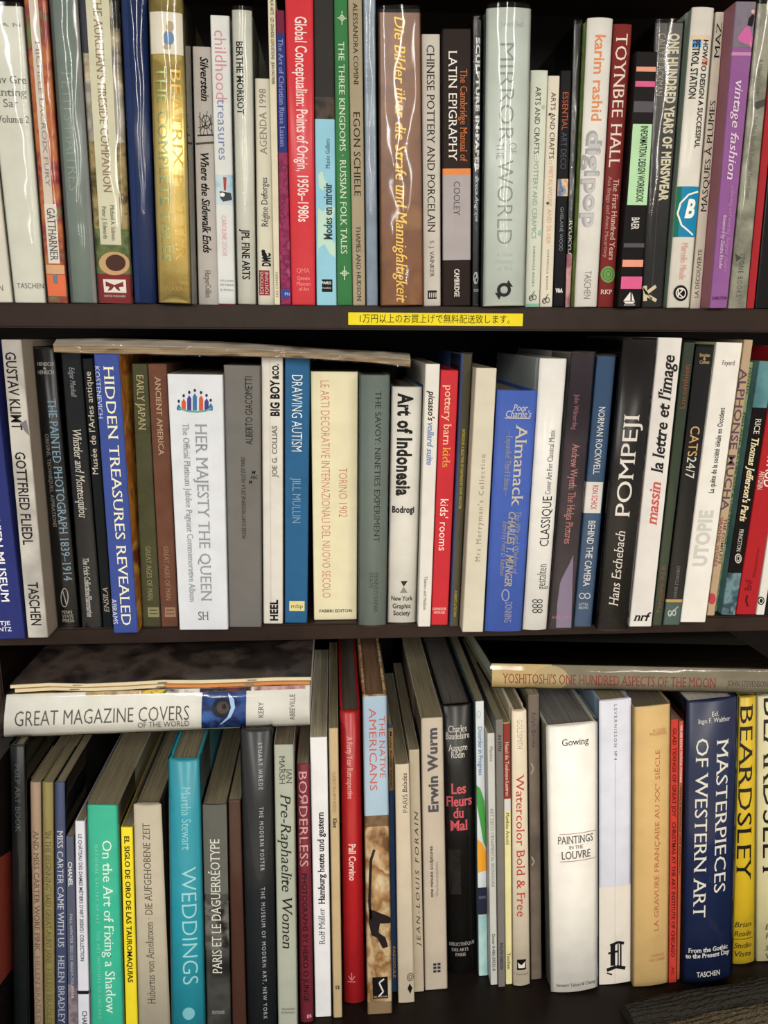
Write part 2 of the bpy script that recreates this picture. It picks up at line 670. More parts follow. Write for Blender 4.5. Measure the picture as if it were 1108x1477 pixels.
def build_book(b):
    if b.lying:
        F0, w, h, org, dv = b.bl, b.w, b.h, b.org, b.dvec
        prof = spine_profile(b, w)
        F = Frame(b.bl, b.br, b.tl, b.tr, org, dv, prof)
    else:
        D = b.D
        v3 = lambda q: Vector((q.x, D, q.y))
        w = min(b.tr.x - b.tl.x, b.br.x - b.bl.x)
        w = max(w, 0.0025)
        h = (b.tl.y + b.tr.y - b.bl.y - b.br.y) / 2
        org = Vector(((b.bl.x + b.br.x) / 2, D + b.depth / 2, min(b.bl.y, b.br.y)))
        prof = spine_profile(b, w)
        F = Frame(v3(b.bl), v3(b.br), v3(b.tl), v3(b.tr), org, Vector((0, 1, 0)), prof)
    row = {1: 'books on the top shelf', 2: 'books on the middle shelf', 3: 'books on the bottom shelf'}[b.row]
    root = thing(b.kind, b.label, 'magazine' if 'magazine' in b.kind else 'book', org, row)
    t = min(0.0026 if b.hard else 0.0006, w * .18)
    me, tu, yin = cover_mesh(F, w, h, b.depth, b.hard and w > .007, t)
    base = mat(b.col, b.fin)
    link('cover', me, [base, mat(b.side, b.fin) if b.side else base], root)
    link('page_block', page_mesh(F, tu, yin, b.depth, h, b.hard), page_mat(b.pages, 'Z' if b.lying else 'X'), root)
    xTL, xTR, yT, xBL, xBR, yB = b.quad
    if b.lying:
        vv = lambda y: (yB - y) / (yB - yT)
    else:
        zlo, zhi = (b.bl.y + b.br.y) / 2, (b.tl.y + b.tr.y) / 2
        xm = (xTL + xTR + xBL + xBR) / 4

        def vv(y):
            return min(1.0, max(0.0, (at_depth(xm, y, b.D).z - zlo) / (zhi - zlo)))

    def uv(x, y):
        if b.lying:          # quad holds: along-pixels in yT, yB; across in the xs
            v = vv(x)
            lo = xBL + (xTL - xBL) * v
            hi = xBR + (xTR - xBR) * v
            return ((y - lo) / (hi - lo), v)
        v = vv(y)
        t = (yB - y) / (yB - yT)
        l = xBL + (xTL - xBL) * t
        r = xBR + (xTR - xBR) * t
        return ((x - l) / (r - l), v)
    lay = 0.00012
    first = True
    for e in sorted(b.els, key=lambda e: not isinstance(e, P)):
        lay += 0.00006
        if isinstance(e, P):
            a, c = vv(e.y1), vv(e.y0)
            pts = [(e.u0, a), (e.u1, a), (e.u1, c), (e.u0, c)]
            link(e.name, print_mesh(F, pts, [[0, 1, 2, 3]], lay, b.bulge), mat(e.col, e.fin), root)
        elif isinstance(e, G):
            verts, faces = [], []
            for poly in e.polys:
                k = len(verts)
                verts += [uv(*p) for p in poly]
                faces.append(list(range(k, k + len(poly))))
            link(e.name, print_mesh(F, verts, faces, lay, b.bulge), mat(e.col, e.fin), root)
        else:
            vs, fs, x0, x1 = TEXT[(e.txt, e.sty)]
            out = []
            if e.way == 'h':
                if b.lying:   # across the lying spine: letters run along u
                    va = vv(e.c)
                    dv = e.h / (yB - yT)
                    for x, y, z in vs:
                        out.append((e.a + (e.b - e.a) * (x - x0) / (x1 - x0), va + (y / CAP - .5) * dv, z))
                else:
                    ua, vc = uv(e.a, e.c)
                    ub, _ = uv(e.b, e.c)
                    dv = e.h / (yB - yT)
                    for x, y, z in vs:
                        out.append((ua + (ub - ua) * (x - x0) / (x1 - x0), vc + (y / CAP - .5) * dv, z))
            else:
                v0, v1 = vv(e.a), vv(e.b)
                for x, y, z in vs:
                    s = (x - x0) / (x1 - x0)
                    q = (y / CAP - .5) * e.h
                    if e.way == 'd':
                        out.append((e.c + q, v0 + (v1 - v0) * s, z))
                    else:
                        out.append((e.c - q, v1 + (v0 - v1) * s, z))
            nm = e.name or ('title_lettering' if first else 'small_lettering')
            first = False
            link(nm, print_mesh(F, out, fs, lay, b.bulge), mat(e.col, e.fin), root)
    if b.wrap:
        link('plastic_sleeve', sleeve_mesh(F, w, h, b.depth, 0.0004 * b.wrap), plastic_mat(0.13 * b.wrap), root)
    return root


HB, PB = 'hardback_book', 'paperback_book'
def B(*a, **k):
    return Book(*a, **k)


# ---------------- top shelf, left to right
B(1, PB, 'white plastic-wrapped volume cut off by the left edge of the top shelf', (-72, -27, 10, -24, 19, 433), '#d6d3c8',
  [T('TASCHEN', 'h', -36, 5, 415, 9, '#4a4a46')], wrap=1, fin='gloss')
B(1, PB, 'thick white plastic-wrapped volume 2 second from the left of top shelf', (-27, 32, 8, 20, 66, 435), '#d4d5ca',
  [T('Bhav Gre', 'h', -22, 38, 115, 11, '#6d7069', 's'), T('Painting', 'h', -22, 39, 133, 11, '#73766f', 's'),
   T('Sar', 'h', 4, 26, 149, 11, '#73766f', 's'), T('Volume 2', 'h', -6, 42, 172, 10, '#666963', 's'),
   T('TASCHEN', 'h', 24, 63, 412, 8, '#4a4a46', 't'), T('A N', 'h', 0, 30, 36, 5, '#9a9c94', 's')], wrap=1.6, fin='gloss')
B(1, PB, 'narrow orange and crimson patterned paperback with a pale lettering strip, top shelf left', (33, 67, -8, 69, 98, 437), 'art:#7d2a33,#a8523a,#b8753f,#8f3540,#6f7a4a@40',
  [P(.22, .62, -8, 300, '#d9cfc2', 'lettering_strip'), P(.2, .75, 294, 380, '#e3ddd2', 'name_panel'), P(.05, .95, 382, 395, '#d7ac84', 'band'),
   P(.05, .97, 396, 427, '#e0764f', 'band'), P(.36, .58, 395, 409, '#6f7f8a', 'emblem_panel'),
   T('MICHELE LACROIX FURY', 'd', 60, 270, .46, .2, '#8f8b8b', 's'), T('GATTHARNER', 'd', 300, 376, .5, .38, '#4c4d55', 's')], wrap=1)
B(1, HB, 'sage grey plastic-wrapped hardback with faint lettering beside the orange patterned book', (69, 111, -8, 101, 141, 437), '#7d8a84',
  [P(.0, .12, -8, 436, '#5d625f', 'edge_band'), T('PETITS MAITRES', 'd', 105, 275, .45, .4, '#93a096', 't'), P(.86, 1, -8, 436, '#8b8b8b', 'edge_band')],
  wrap=1.5, fin='gloss', bulge=.002, hard=True)
B(1, HB, 'hardback with photo-collage spine, cream title strip and white butterfly mark', (113, 171, -8, 141, 192, 437), 'art:#3a3a40,#c2b59a,#8b7a55,#4d4430,#a79a80@32',
  [P(0, .3, -8, 78, '#3a3d4a', 'photo_panel'), P(.82, 1, -8, 40, '#2f2c2a', 'photo_panel'), P(.0, 1, 120, 205, 'art:#b5b0a6,#8f8b84,#d8d2c4@40', 'photo_panel'),
   P(0, 1, 205, 330, 'art:#4f4326,#8a7a4c,#a8956a,#5e5433@90', 'photo_panel'), P(0, 1, 330, 395, 'art:#4c5a35,#6d7a4a,#39462c@70', 'photo_panel'),
   P(0, 1, 395, 437, '#7d2a2c', 'band'), P(.17, .76, -8, 353, '#d8d6bd', 'title_panel'),
   G([oval(165, 380, 23, 17)], '#c9a679', 'beetle_picture'), G([oval(167, 379, 15, 12)], '#4b2c22', 'beetle_picture'),
   G([[(148, 403), (182, 403), (183, 422), (150, 422)]], '#e6e2da', 'butterfly_mark'),
   G([[(152, 406), (165, 411), (178, 406), (179, 413), (172, 414), (174, 420), (168, 417), (165, 413), (161, 418), (155, 420), (158, 414), (152, 413)]], '#7d2a2c', 'butterfly_mark'),
   T("THE AURELIAN'S FIRESIDE COMPANION", 'd', -6, 278, .46, .22, '#8d7457', 's'),
   T('Michael A. Salmon', 'd', 296, 347, .56, .12, '#62604f', 's'), T('Peter J. Edwards', 'd', 298, 345, .33, .12, '#62604f', 's'),
   T('UNITED PUBLISHERS', 'h', 150, 182, 427, 3, '#d9d3cc')], wrap=1.2, fin='gloss')
B(1, HB, 'plain navy blue plastic-wrapped hardback beside the shiny gold book', (173, 211, -8, 193, 226, 436), '#1b2f5e', [P(0, .25, -8, 436, '#24396b', 'edge_band')], wrap=1.3,
  fin='gloss', bulge=.002, hard=True)
B(1, HB, 'thick shiny gold foil hardback of collected tales with cream picture panel', (213, 263, -6, 228, 275, 438), '#dcc67c',
  [P(.02, .97, 17, 78, '#e6e2d3', 'picture_panel'), G([oval(243, 55, 8, 11)], '#6f8fb5', 'picture_panel'), G([oval(245, 38, 6, 8), oval(241, 68, 6, 4)], '#b9a68c', 'picture_panel'),
   T('BEATRIX POTTER', 'd', 98, 377, .74, .3, '#b08f45', 's', None, 'foil'), T('THE COMPLETE TALES', 'd', 96, 377, .3, .3, '#a3b07a', 's', None, 'foil'),
   T('WARNE', 'h', 236, 271, 416, 8, '#b59a58', 's')], wrap=1.3, fin='gold', side='#8a8468', hard=True, bulge=.003, D=.690)
B(1, HB, 'white hardback poetry book with black italic lettering and pen drawing', (277, 304, 67, 285, 316, 437), '#cfc9c3',
  [T('Silverstein', 'd', 82, 146, .62, .42, '#26231f', 'sib'),
   G(line([(284, 196), (308, 194)], 2) + line([(285, 185), (307, 178)], 1.2) + line([(288, 162), (289, 196), (306, 194), (304, 165)], 1.2) + ring(297, 176, 7, 10, 1.5) + line([(282, 208), (309, 205)], 3)
    + line([(293, 165), (300, 195)], 1) + line([(299, 160), (293, 195)], 1) + line([(286, 168), (306, 190)], 1) + line([(305, 168), (287, 190)], 1), '#57524c', 'pen_drawing'),
   T('Where the Sidewalk Ends', 'd', 220, 365, .5, .4, '#26231f', 'sib'), T('HarperCollins', 'd', 390, 429, .5, .28, '#5b5651', 's')], D=.725, fin='satin')
B(1, HB, 'white hardback with pink and blue lower-case lettering and small bird picture', (303, 331, 22, 315, 340, 441), '#dde0df',
  [T('childhood', 'd', 44, 143, .5, .62, '#d08b9b', 't'), T('treasures', 'd', 143, 231, .5, .5, '#6f7fae', 't'), P(0, 1, 252, 295, 'art:#9fc0d4,#c7d7dd,#8fb2c9@40', 'picture_panel'),
   G([[(317, 276), (333, 278), (335, 288), (322, 291), (318, 286)]], '#3d4246', 'picture_panel'), G([[(322, 255), (327, 256), (326, 275), (323, 274)]], '#a8453e', 'picture_panel'),
   G([oval(321, 281, 3.5, 3)], '#e8ebea', 'picture_panel'), T('CAROLINE ZOOB', 'd', 311, 369, .45, .27, '#dfa9b4', 't'),
   T('RYLAND', 'h', 318, 337, 405, 3, '#8b8b8b'), T('PETERS', 'h', 318, 337, 411, 3, '#8b8b8b'), T('& SMALL', 'h', 318, 337, 418, 3, '#8b8b8b'), P(0, 1, 438, 441, '#8e2f33', 'cloth_edge')], D=.712)
B(1, HB, 'tall white plastic-wrapped fine arts hardback left of the short cream 1998 diary', (334, 363, 13, 343, 369, 441), '#d3d4c9',
  [T('BERTHE MORISOT', 'd', 60, 165, .36, .34, '#34342f', 'sb'), T('JPL FINE ARTS', 'd', 330, 403, .5, .42, '#23231f', 'sb')], wrap=1.2, fin='gloss', bulge=.002, side='#c4c8bd', hard=True)
B(1, PB, 'short cream 1998 diary with a small dark red box near its foot', (364, 389, 113, 371, 396, 441), '#d6d3c2',
  [T('AGENDA 1998', 'u', 128, 223, .5, .46, '#8a7f72', 's'), T('Régine Deforges', 'u', 256, 327, .5, .4, '#33312e', 's'),
   T('DMC', 'u', 365, 384, .56, .5, '#1d1b1a', 'B'), G([oval(381.5, 370, 3.2, 6), oval(379, 363, 3, 3)], '#1d1b1a'), P(.1, .74, 390, 426, '#8e2737', 'publisher_panel'),
   T('EDITIONS', 'u', 392, 424, .26, .22, '#e3cfc4', 't'), T('FONTAINE', 'u', 392, 424, .56, .22, '#e3cfc4', 't')], D=.712)
B(1, 'magazine', 'thin cream art magazine squeezed beside the purple and blue spine', (386, 397, -8, 396, 404, 441), '#d8d1b8',
  [T('BEAUX ARTS · LES GRANDES EXPOSITIONS · JEAN FAUTRIER', 'd', -6, 122, .55, .42, '#4a4438', 'b'), T('LES CAHIERS', 'u', 392, 428, .5, .4, '#6b5f4a', '')], depth=.14)
B(1, PB, 'thin magenta paperback with a deep blue title band, top shelf', (398, 410, 15, 405, 420, 441), 'art:#7d2647,#94345c,#6b1f42,#a34a70@120',
  [P(0, 1, 48, 220, '#2b3478', 'title_panel'), T('The Art of Christian Riese Lassen', 'd', 56, 212, .5, .55, '#8f93c8', 's'), P(.0, 1, 15, 48, '#6d1f3e', 'band'), P(.1, .9, 417, 430, '#34479a', 'emblem_panel'),
   T('PN', 'h', 411, 418, 424, 5, '#b9c0e0')])
B(1, HB, 'tall bright red plastic-wrapped book with white title reading Global Conceptualism', (411, 452, -8, 421, 455, 444), '#cf3b44',
  [T('Global Conceptualism: Points of Origin, 1950s–1980s', 'd', 24, 320, .55, .42, '#f0d8d6', 'b'), T('QMA', 'h', 428, 447, 390, 7, '#e2868a', 's'),
   T('Queens', 'h', 429, 447, 401, 6, '#e79a9c', 's'), T('Museum', 'h', 428, 448, 409, 6, '#e79a9c', 's'), T('of Art', 'h', 431, 446, 417, 6, '#e79a9c', 's')], fin='gloss', bulge=.0015)
B(1, PB, 'charcoal-topped paperback with sky blue lower spine, French fashion title', (452, 482, -8, 457, 486, 443), '#3b3836',
  [P(0, 1, 140, 172, 'art:#3b3836,#4f433b,#2f2926@90', 'photo_panel'), P(0, 1, 172, 443, '#92c8dd', 'band'),
   G([[(459, 252), (465, 246), (468, 258), (474, 268), (466, 275), (460, 270)], [(459, 300), (466, 306), (474, 296), (484, 300), (480, 318), (472, 330), (478, 345), (484, 350), (485, 372), (476, 366), (468, 352), (460, 358), (458, 372)]], '#b9d8c9', 'flower_print'),
   T('Musée Galliera', 'u', 200, 243, .62, .22, '#3d5663', 's'), T('Modes en miroir', 'u', 264, 346, .6, .42, '#2f3f47', 'sb'), P(.27, .8, 403, 421, '#1f2327', 'publisher_panel'),
   T('PARIS', 'h', 464, 478, 408, 4.5, '#e4e8e8', 'b'), T('musées', 'h', 464, 478, 415, 3.5, '#c4c8c8')])
B(1, HB, 'green folk-tales hardback with white serif title and ornaments', (481, 501, -8, 486, 509, 443), '#3e7d4c',
  [T('THE THREE KINGDOMS · RUSSIAN FOLK TALES', 'd', 60, 366, .5, .42, '#cfdcc8', 's'),
   G(ring(493, 26, 4, 4, 1.2) + line([(493, 16), (493, 36)], 1.2) + line([(486, 26), (500, 26)], 1.2) + ring(497, 394, 4, 4, 1.2) + line([(497, 384), (497, 404)], 1.2) + line([(490, 394), (504, 394)], 1.2), '#cfdcc8', 'ornament')], bulge=.0015)
B(1, HB, 'khaki tan hardback with three dark capital lettering groups, beside green book', (502, 523, -8, 509, 528, 443), '#a3977d',
  [T('EGON SCHIELE', 'd', 162, 283, .5, .5, '#2b2722', 's'), T('ALESSANDRA COMINI', 'd', 4, 122, .5, .34, '#3b342c', 's'), T('THAMES AND HUDSON', 'd', 326, 434, .5, .34, '#3b342c', 's')], fin='matte')
B(1, HB, 'slate blue mottled hardback with ghostly lettering left of the big brown book', (523, 542, -8, 528, 547, 444), 'art:#6d7d8f,#8493a3,#77889b@30',
  [T('ANGELO DI BENEDETTO', 'd', 10, 135, .5, .4, '#8e9aa4', 's'), T('UFFIZI THE UNDISCOVERED', 'd', 195, 310, .5, .4, '#8e9aa4', 's')], wrap=1, fin='gloss')
B(1, HB, 'large brown crackled leather-look book with gold blackletter title in plastic', (546, 607, 13, 549, 611, 442), 'art:#6f4a30,#85593a,#7a5033,#936845@22',
  [T('Die Bilder über die Strafe und Mannigfaltigkeit', 'd', 24, 437, .5, .26, '#c9a352', 'si', None, 'foil'), P(0, 1, 13, 18, '#1f1c20', 'head_edge')], wrap=2, fin='gloss', side='#3b2a22', hard=True, D=.695)
B(1, PB, 'off-white paperback on Chinese pottery and porcelain with small black museum mark', (608, 635, 49, 611, 636, 443), '#cdc6bd',
  [T('CHINESE POTTERY AND PORCELAIN', 'd', 65, 335, .48, .42, '#2b2825', 's'), T('S. J. VAINKER', 'd', 347, 400, .5, .24, '#4a4541', 's'), G([[(617, 419), (630, 419), (630, 431), (617, 431)]], '#2b2825', 'publisher_mark'),
   G([[(619 + 3 * i, 422), (620.4 + 3 * i, 422), (620.4 + 3 * i, 429), (619 + 3 * i, 429)] for i in range(4)], '#cdc6bd', 'publisher_mark')], D=.708)
B(1, PB, 'thick dark brown and lilac-grey epigraphy manual with an orange stripe', (638, 680, 41, 639, 679, 443), '#322521',
  [P(0, 1, 243, 252, '#e08a4c', 'stripe'), P(0, 1, 252, 375, '#aaa3a6', 'band'), T('LATIN EPIGRAPHY', 'd', 73, 232, .36, .29, '#ece5de', 's'), T('The Cambridge Manual of', 'd', 100, 233, .74, .24, '#c4703f', 's'),
   T('COOLEY', 'd', 262, 311, .5, .22, '#55504f', 's'), T('CAMBRIDGE', 'd', 388, 428, .5, .18, '#d8cfc8', 'sb')])
B(1, HB, 'slim black hardback about sculpture in paper with chunky white slab lettering', (682, 702, 28, 681, 698, 442), '#23262a',
  [T('SCULPTURE IN PAPER', 'd', 54, 248, .6, .42, '#dedfdd', 'sB'), T('Bruce Angrave', 'd', 255, 320, .62, .42, '#b4bac0', 'sib'), G(ring(690, 401, 6, 9, 1.8) + line([(690, 394), (693, 400), (687, 402), (690, 408)], 2), '#c6c9c8', 'publisher_mark'),
   T('STUDIO', 'h', 685, 697, 419, 4, '#b9bcbb', 'b')], wrap=1, fin='gloss', D=.708)
B(1, HB, 'very thick pale mint-grey art history hardback with huge silver-grey title', (703, 768, 9, 698, 758, 443), '#cdd6cf',
  [T('MIRROR', 'd', 62, 204, .47, .33, '#8f9791', 't'), T('WORLD', 'd', 231, 352, .47, .36, '#8f9791', 't'), T('OF', 'd', 206, 222, .63, .17, '#9aa29c', 't'), T('THE', 'd', 206, 229, .34, .17, '#9aa29c', 't'),
   T('Julian Bell', 'h', 722, 756, 34, 7, '#bac4bd', 's'), T('A New', 'h', 716, 740, 367, 7, '#c0c9c1', 's'), T('History', 'h', 714, 741, 377, 7, '#c0c9c1', 's'), T('of Art', 'h', 717, 739, 387, 7, '#c0c9c1', 's'),
   G(ring(727, 418, 10, 10, 4.5), '#2a2c2b', 'dolphin_mark'), G([[(733, 404), (740, 414), (730, 413)], [(720, 432), (714, 422), (724, 423)]], '#2a2c2b', 'dolphin_mark')], wrap=1.2, fin='gloss', bulge=.004, hard=True, side='#8f9c97', D=.692)
B(1, HB, 'small cream-green arts and crafts book about pottery and ceramics', (766, 791, 101, 758, 778, 443), '#d3d8ca',
  [T('ARTS AND CRAFTS', 'd', 125, 222, .46, .32, '#3f463f', ''), T('::', 'd', 224, 230, .46, .3, '#86a597'), T('POTTERY AND CERAMICS', 'd', 232, 344, .46, .3, '#8fa499', ''), T('CHRONICLE BOOKS', 'd', 355, 413, .5, .14, '#59615b', 'w'),
   G(ring(766, 430, 3, 4, 1) + ring(771, 429, 3, 4, 1) + line([(764, 432), (771, 420)], 1), '#3f463f', 'publisher_mark'), G([oval(784, 154, 2.5, 3), oval(779, 336, 3, 4)], '#a3c2b2', 'dot'), P(0, 1, 438, 443, '#8fc0a8', 'foot_edge')], bulge=.001, D=.708)
B(1, HB, 'small ivory arts and crafts book about metalwork and silver', (791, 808, 109, 779, 797, 443), '#dcd5c4',
  [T('ARTS AND CRAFTS', 'd', 133, 229, .5, .4, '#2f2b28', ''), T('::', 'd', 231, 237, .5, .36, '#c9a08a'), T('METALWORK AND SILVER', 'd', 240, 352, .5, .36, '#d8a888', ''), T('CHRONICLE BOOKS', 'd', 360, 418, .5, .16, '#5b5650', 'w'),
   G(ring(785, 434, 3, 4, 1) + ring(790, 433, 3, 4, 1) + line([(783, 436), (791, 424)], 1), '#3a3633', 'publisher_mark'), G([oval(793, 165, 2, 2), oval(790, 293, 2, 2)], '#4a4541', 'dot')], D=.708)
B(1, PB, 'small black art deco paperback with orange lettering and tiny picture', (809, 826, 101, 798, 815, 443), '#1c1c20',
  [T('ESSENTIAL', 'd', 133, 188, .5, .5, '#b05a3a', ''), T('ART DECO', 'd', 191, 244, .48, .5, '#4d5460', ''), P(.05, 1, 258, 283, 'art:#c4562f,#e3c9a0,#3d6da0,#d9a24f@70', 'picture_panel'), T('GHISLAINE WOOD', 'd', 299, 362, .5, .3, '#8b929b', 't'),
   T('V&A', 'h', 801, 812, 419, 6, '#e3e3e0', 'sB')], D=.708)
B(1, PB, 'narrow black and blotchy pink paperback tucked before the green-sided white book', (827, 842, 34, 815, 830, 443), '#20211f',
  [P(0, 1, 366, 443, 'art:#c9939a,#d8b0ae,#a86a78,#7d3f52@50', 'picture_panel'), T('RYUKYU', 'd', 318, 367, .5, .5, '#e3ddd6', 's')], wrap=1, fin='gloss', D=.71)
B(1, HB, 'white hardback with orange lettering and big silver rounded title, green side', (849, 886, 24, 830, 862, 444), '#e2e0db',
  [T('karim rashid', 'd', 50, 174, .52, .42, '#d98a5c', 'b'), T('digipop', 'd', 188, 328, .48, .62, '#a2a2a3', 'B'), T('digipop', 'd', 192, 328, .5, .5, '#bebebf', 'b'), T('TASCHEN', 'd', 391, 431, .5, .3, '#75736f', 't')], side='art:#7a9a4d,#93ad66,#6b8a45@60', bulge=.003, hard=True,
  fin='gloss', D=.697)
B(1, HB, 'brick red history hardback with large white serif title and green seal', (886, 913, 34, 863, 887, 441), '#7d2f2d',
  [T('TOYNBEE HALL', 'd', 48, 241, .48, .62, '#e6d5cc', 's'), T('The First Hundred Years', 'd', 258, 375, .66, .34, '#d8bdb2', 's'), T('Asa Briggs and Anne Macartney', 'd', 254, 372, .28, .2, '#b98f86', 's'), G([oval(878, 396, 11, 12)], '#6f9a56', 'seal'),
   G(ring(878, 396, 8, 9, 1.2) + ring(878, 396, 4, 5, 1.2), '#3f6b38', 'seal'), T('RKP', 'h', 867, 884, 421, 7, '#e0cbbf', 's')], bulge=.002, D=.703)
B(1, PB, 'black design workbook with pink stripes and mint green title label', (918, 949, 74, 891, 924, 446), '#1d1a1b',
  [P(.06, .98, 96, 103, '#e39a84', 'stripe'), P(.06, .98, 117, 125, '#d8608f', 'stripe'), P(.06, .98, 146, 162, '#57535a', 'stripe'), P(.08, .97, 179, 296, '#b4dcb0', 'title_panel'), P(.06, .98, 351, 357, '#57535a', 'stripe'),
   P(.06, .98, 375, 385, '#e39a84', 'stripe'), P(.06, .98, 399, 417, '#d8608f', 'stripe'), T('INFORMATION DESIGN WORKBOOK', 'd', 182, 292, .62, .32, '#27332a', 'b'), T('BAER', 'd', 314, 331, .5, .34, '#d6d2d0', 'b'),
   G([[(909, 421), (909, 434), (899, 434)], [(911, 422), (915, 434), (911, 434)], [(899, 435), (916, 435), (913, 438), (902, 438)]], '#e3dfdb', 'sail_mark'), T('ROCKPORT', 'h', 900, 916, 440, 2.5, '#c4c0bd', 'b')], D=.694)
B(1, PB, 'tall charcoal menswear paperback with bold cream capitals and star-like K mark', (945, 988, 32, 925, 960, 443), '#2f2e2d',
  [T('ONE HUNDRED YEARS OF MENSWEAR', 'd', 48, 290, .68, .34, '#ddd5bd', 'B'), T('CALLY BLACKMAN', 'd', 48, 138, .26, .24, '#b5aea0', ''), P(.43, .47, 32, 430, '#46433f', 'crease'),
   G(line([(931, 412), (931, 434)], 6) + line([(931, 424), (948, 413)], 5) + line([(931, 424), (949, 434)], 5) + line([(926, 414), (942, 432)], 3), '#ddd0b0', 'publisher_mark')], D=.705, wrap=.8, fin='gloss')
B(1, HB, 'white petrol-station design book with blue and green shield badge', (1000, 1032, 9, 963, 995, 445), '#dcd8cf',
  [P(.08, .9, 50, 57, '#dcc4a6', 'band'), T('HOW TO DESIGN A SUCCESSFUL', 'd', 57, 213, .72, .24, '#2b2826', 'b'), T('PETROL STATION', 'd', 57, 142, .3, .3, '#2b2826', 'b'), P(.14, .5, 57, 68, '#4a90c8', 'panel'), P(.62, .9, 84, 93, '#d88c72', 'panel'),
   P(.0, 1, 269, 342, '#1d83b0', 'badge_panel'), P(0, .2, 269, 342, '#17705a', 'badge_panel'),
   G(line([(1008, 276), (993, 281), (982, 293), (978, 308), (983, 325), (1000, 339)], 2.5), '#e6ebe6', 'shield_badge'), T('B', 'h', 988, 1003, 301, 26, '#eef0ea', 'Bi'),
   T('Marcello Minale', 'd', 351, 403, .55, .3, '#d8a294', ''), G([oval(982, 423, 10.5, 11.5)], '#1f1d1c', 'publisher_mark'), G(ring(982, 423, 7.5, 8, 1.5) + line([(978, 430), (978, 416), (985, 418), (979, 424), (986, 430)], 1.6), '#e0dcd4', 'publisher_mark')],
  side='#9db0a2', fin='gloss', bulge=.002, hard=True, D=.697)
B(1, PB, 'cream paperback with broken upside-down black capitals beside the purple book', (1033, 1049, 17, 996, 1011, 441), '#cdc3b5',
  [T('MAZ', 'u', 32, 84, .5, .6, '#26221f', 's'), T('MASQUES À PLUMES', 'u', 145, 306, .5, .6, '#26221f', 's'), T('LA DECOUVERTE', 'u', 360, 430, .5, .4, '#4a443f', 's')], D=.712)
B(1, PB, 'purple vintage fashion paperback with a pink-skirted figure on top', (1062, 1092, 2, 1024, 1049, 446), '#8d5a95',
  [P(0, 1, 2, 68, 'art:#6b6370,#7d7684,#58505e@30', 'picture_panel'), P(0, 1, 75, 80, '#c08ab0', 'stripe'), G([[(1080, 36), (1089, 62), (1083, 66), (1066, 59), (1064, 54), (1074, 40)]], '#c765a2', 'skirt_picture'),
   G([[(1078, 36), (1080, 26), (1085, 20), (1089, 22), (1087, 30), (1085, 38)]], '#2a2228', 'figure_picture'), G([oval(1086, 16, 2.5, 3)], '#d8b09a', 'figure_picture'), G(line([(1082, 60), (1083, 68)], 1), '#d8b09a', 'figure_picture'),
   T('vintage fashion', 'd', 115, 259, .52, .42, '#e3cfe3', 'si'), T('collecting and wearing designer classics', 'd', 268, 392, .66, .2, '#b98cbc', 'si'), T('foreword by Zandra Rhodes', 'd', 310, 388, .38, .2, '#c8a6ca', 'sib'),
   T('CARLTON', 'h', 1027, 1048, 430, 4.5, '#3a2740', 'b')], side='#b57a8a', D=.694)
B(1, HB, 'grey-green marbled guide book right of the purple fashion book', (1093, 1118, 5, 1050, 1077, 445), 'art:#8b8c7d,#9d9c8c,#7a7a6b,#a8a594@24',
  [G([[(1082, 150), (1104, 142), (1108, 150), (1092, 158)], [(1060, 365), (1070, 372), (1062, 378)]], '#4d4c44', 'stain'), T("A Hiker's Guide", 'd', 84, 138, .5, .26, '#63635a', 's'), T('To Alan Read & Residual Travel Exam', 'd', 168, 288, .5, .24, '#6d6c62', 's'), T('STONE BOOKS', 'd', 366, 428, .5, .28, '#55544b', 'w')], wrap=.8, fin='gloss', D=.700)
B(1, PB, 'thin red spine near the right edge of the top shelf', (1120, 1131, 5, 1077, 1088, 445), '#a3282e')
B(1, HB, 'black book cut off by the right edge of the top shelf', (1132, 1170, 5, 1089, 1130, 446), '#1f1c1d', fin='gloss')

# ---------------- middle shelf, left to right
B(2, PB, 'navy blue museum catalogue at the far left of the middle shelf', (-75, -13, 492, -20, 36, 922), '#2c3470',
  [T('WIEN MUSEUM', 'd', 740, 868, .62, .2, '#e3e3ea', 'b'), T('HATJE', 'h', -16, 15, 899, 6, '#dfe0ea', 'b'), T('CANTZ', 'h', -14, 17, 908, 6, '#dfe0ea', 'b')], depth=.12)
B(2, PB, 'thick pale grey paperback with art nouveau black capitals, leaning left', (1, 30, 490, 40, 69, 920), 'art:#b0aca6,#c4c0b9,#a39f9a,#b9b5b0@14',
  [T('GUSTAV KLIMT', 'd', 508, 620, .42, .52, '#33302e', 'b'), T('GOTTFRIED FLIEDL', 'd', 652, 786, .45, .5, '#33302e', 'b'), T('TASCHEN', 'd', 840, 902, .5, .5, '#33302e', 'b'),
   G([[(30, 611), (38, 605), (42, 628), (36, 622)]], '#77737a', 'grey_mark')], side='#a3988a', depth=.15)  # small grey triangle near the right edge of the spine
B(2, HB, 'black photography history book with blue-white lettering in crinkled plastic', (43, 78, 503, 84, 115, 906), '#1b1a1b',
  [T('HENISCH', 'h', 49, 76, 525, 5, '#b4b0ac', 's'), T('&', 'h', 60, 65, 531, 4, '#b4b0ac', 's'), T('HENISCH', 'h', 50, 77, 537, 5, '#b4b0ac', 's'), T('THE PAINTED PHOTOGRAPH 1839–1914', 'd', 575, 838, .66, .38, '#7f9fb5', 's'),
   T('ORIGINS, TECHNIQUES, ASPIRATIONS', 'd', 626, 760, .28, .18, '#8d8984', 's'), G(ring(93, 862, 6, 14, 1.5) + line([(90, 852), (96, 872)], 1.4), '#9a958f', 'publisher_mark'), T('PENN', 'h', 89, 104, 883, 5, '#a39e98', 's'), T('STATE', 'h', 90, 106, 889, 5, '#a39e98', 's'), T('PRESS', 'h', 90, 107, 895, 5, '#a39e98', 's')],
  wrap=1.3, fin='gloss', bulge=.002)
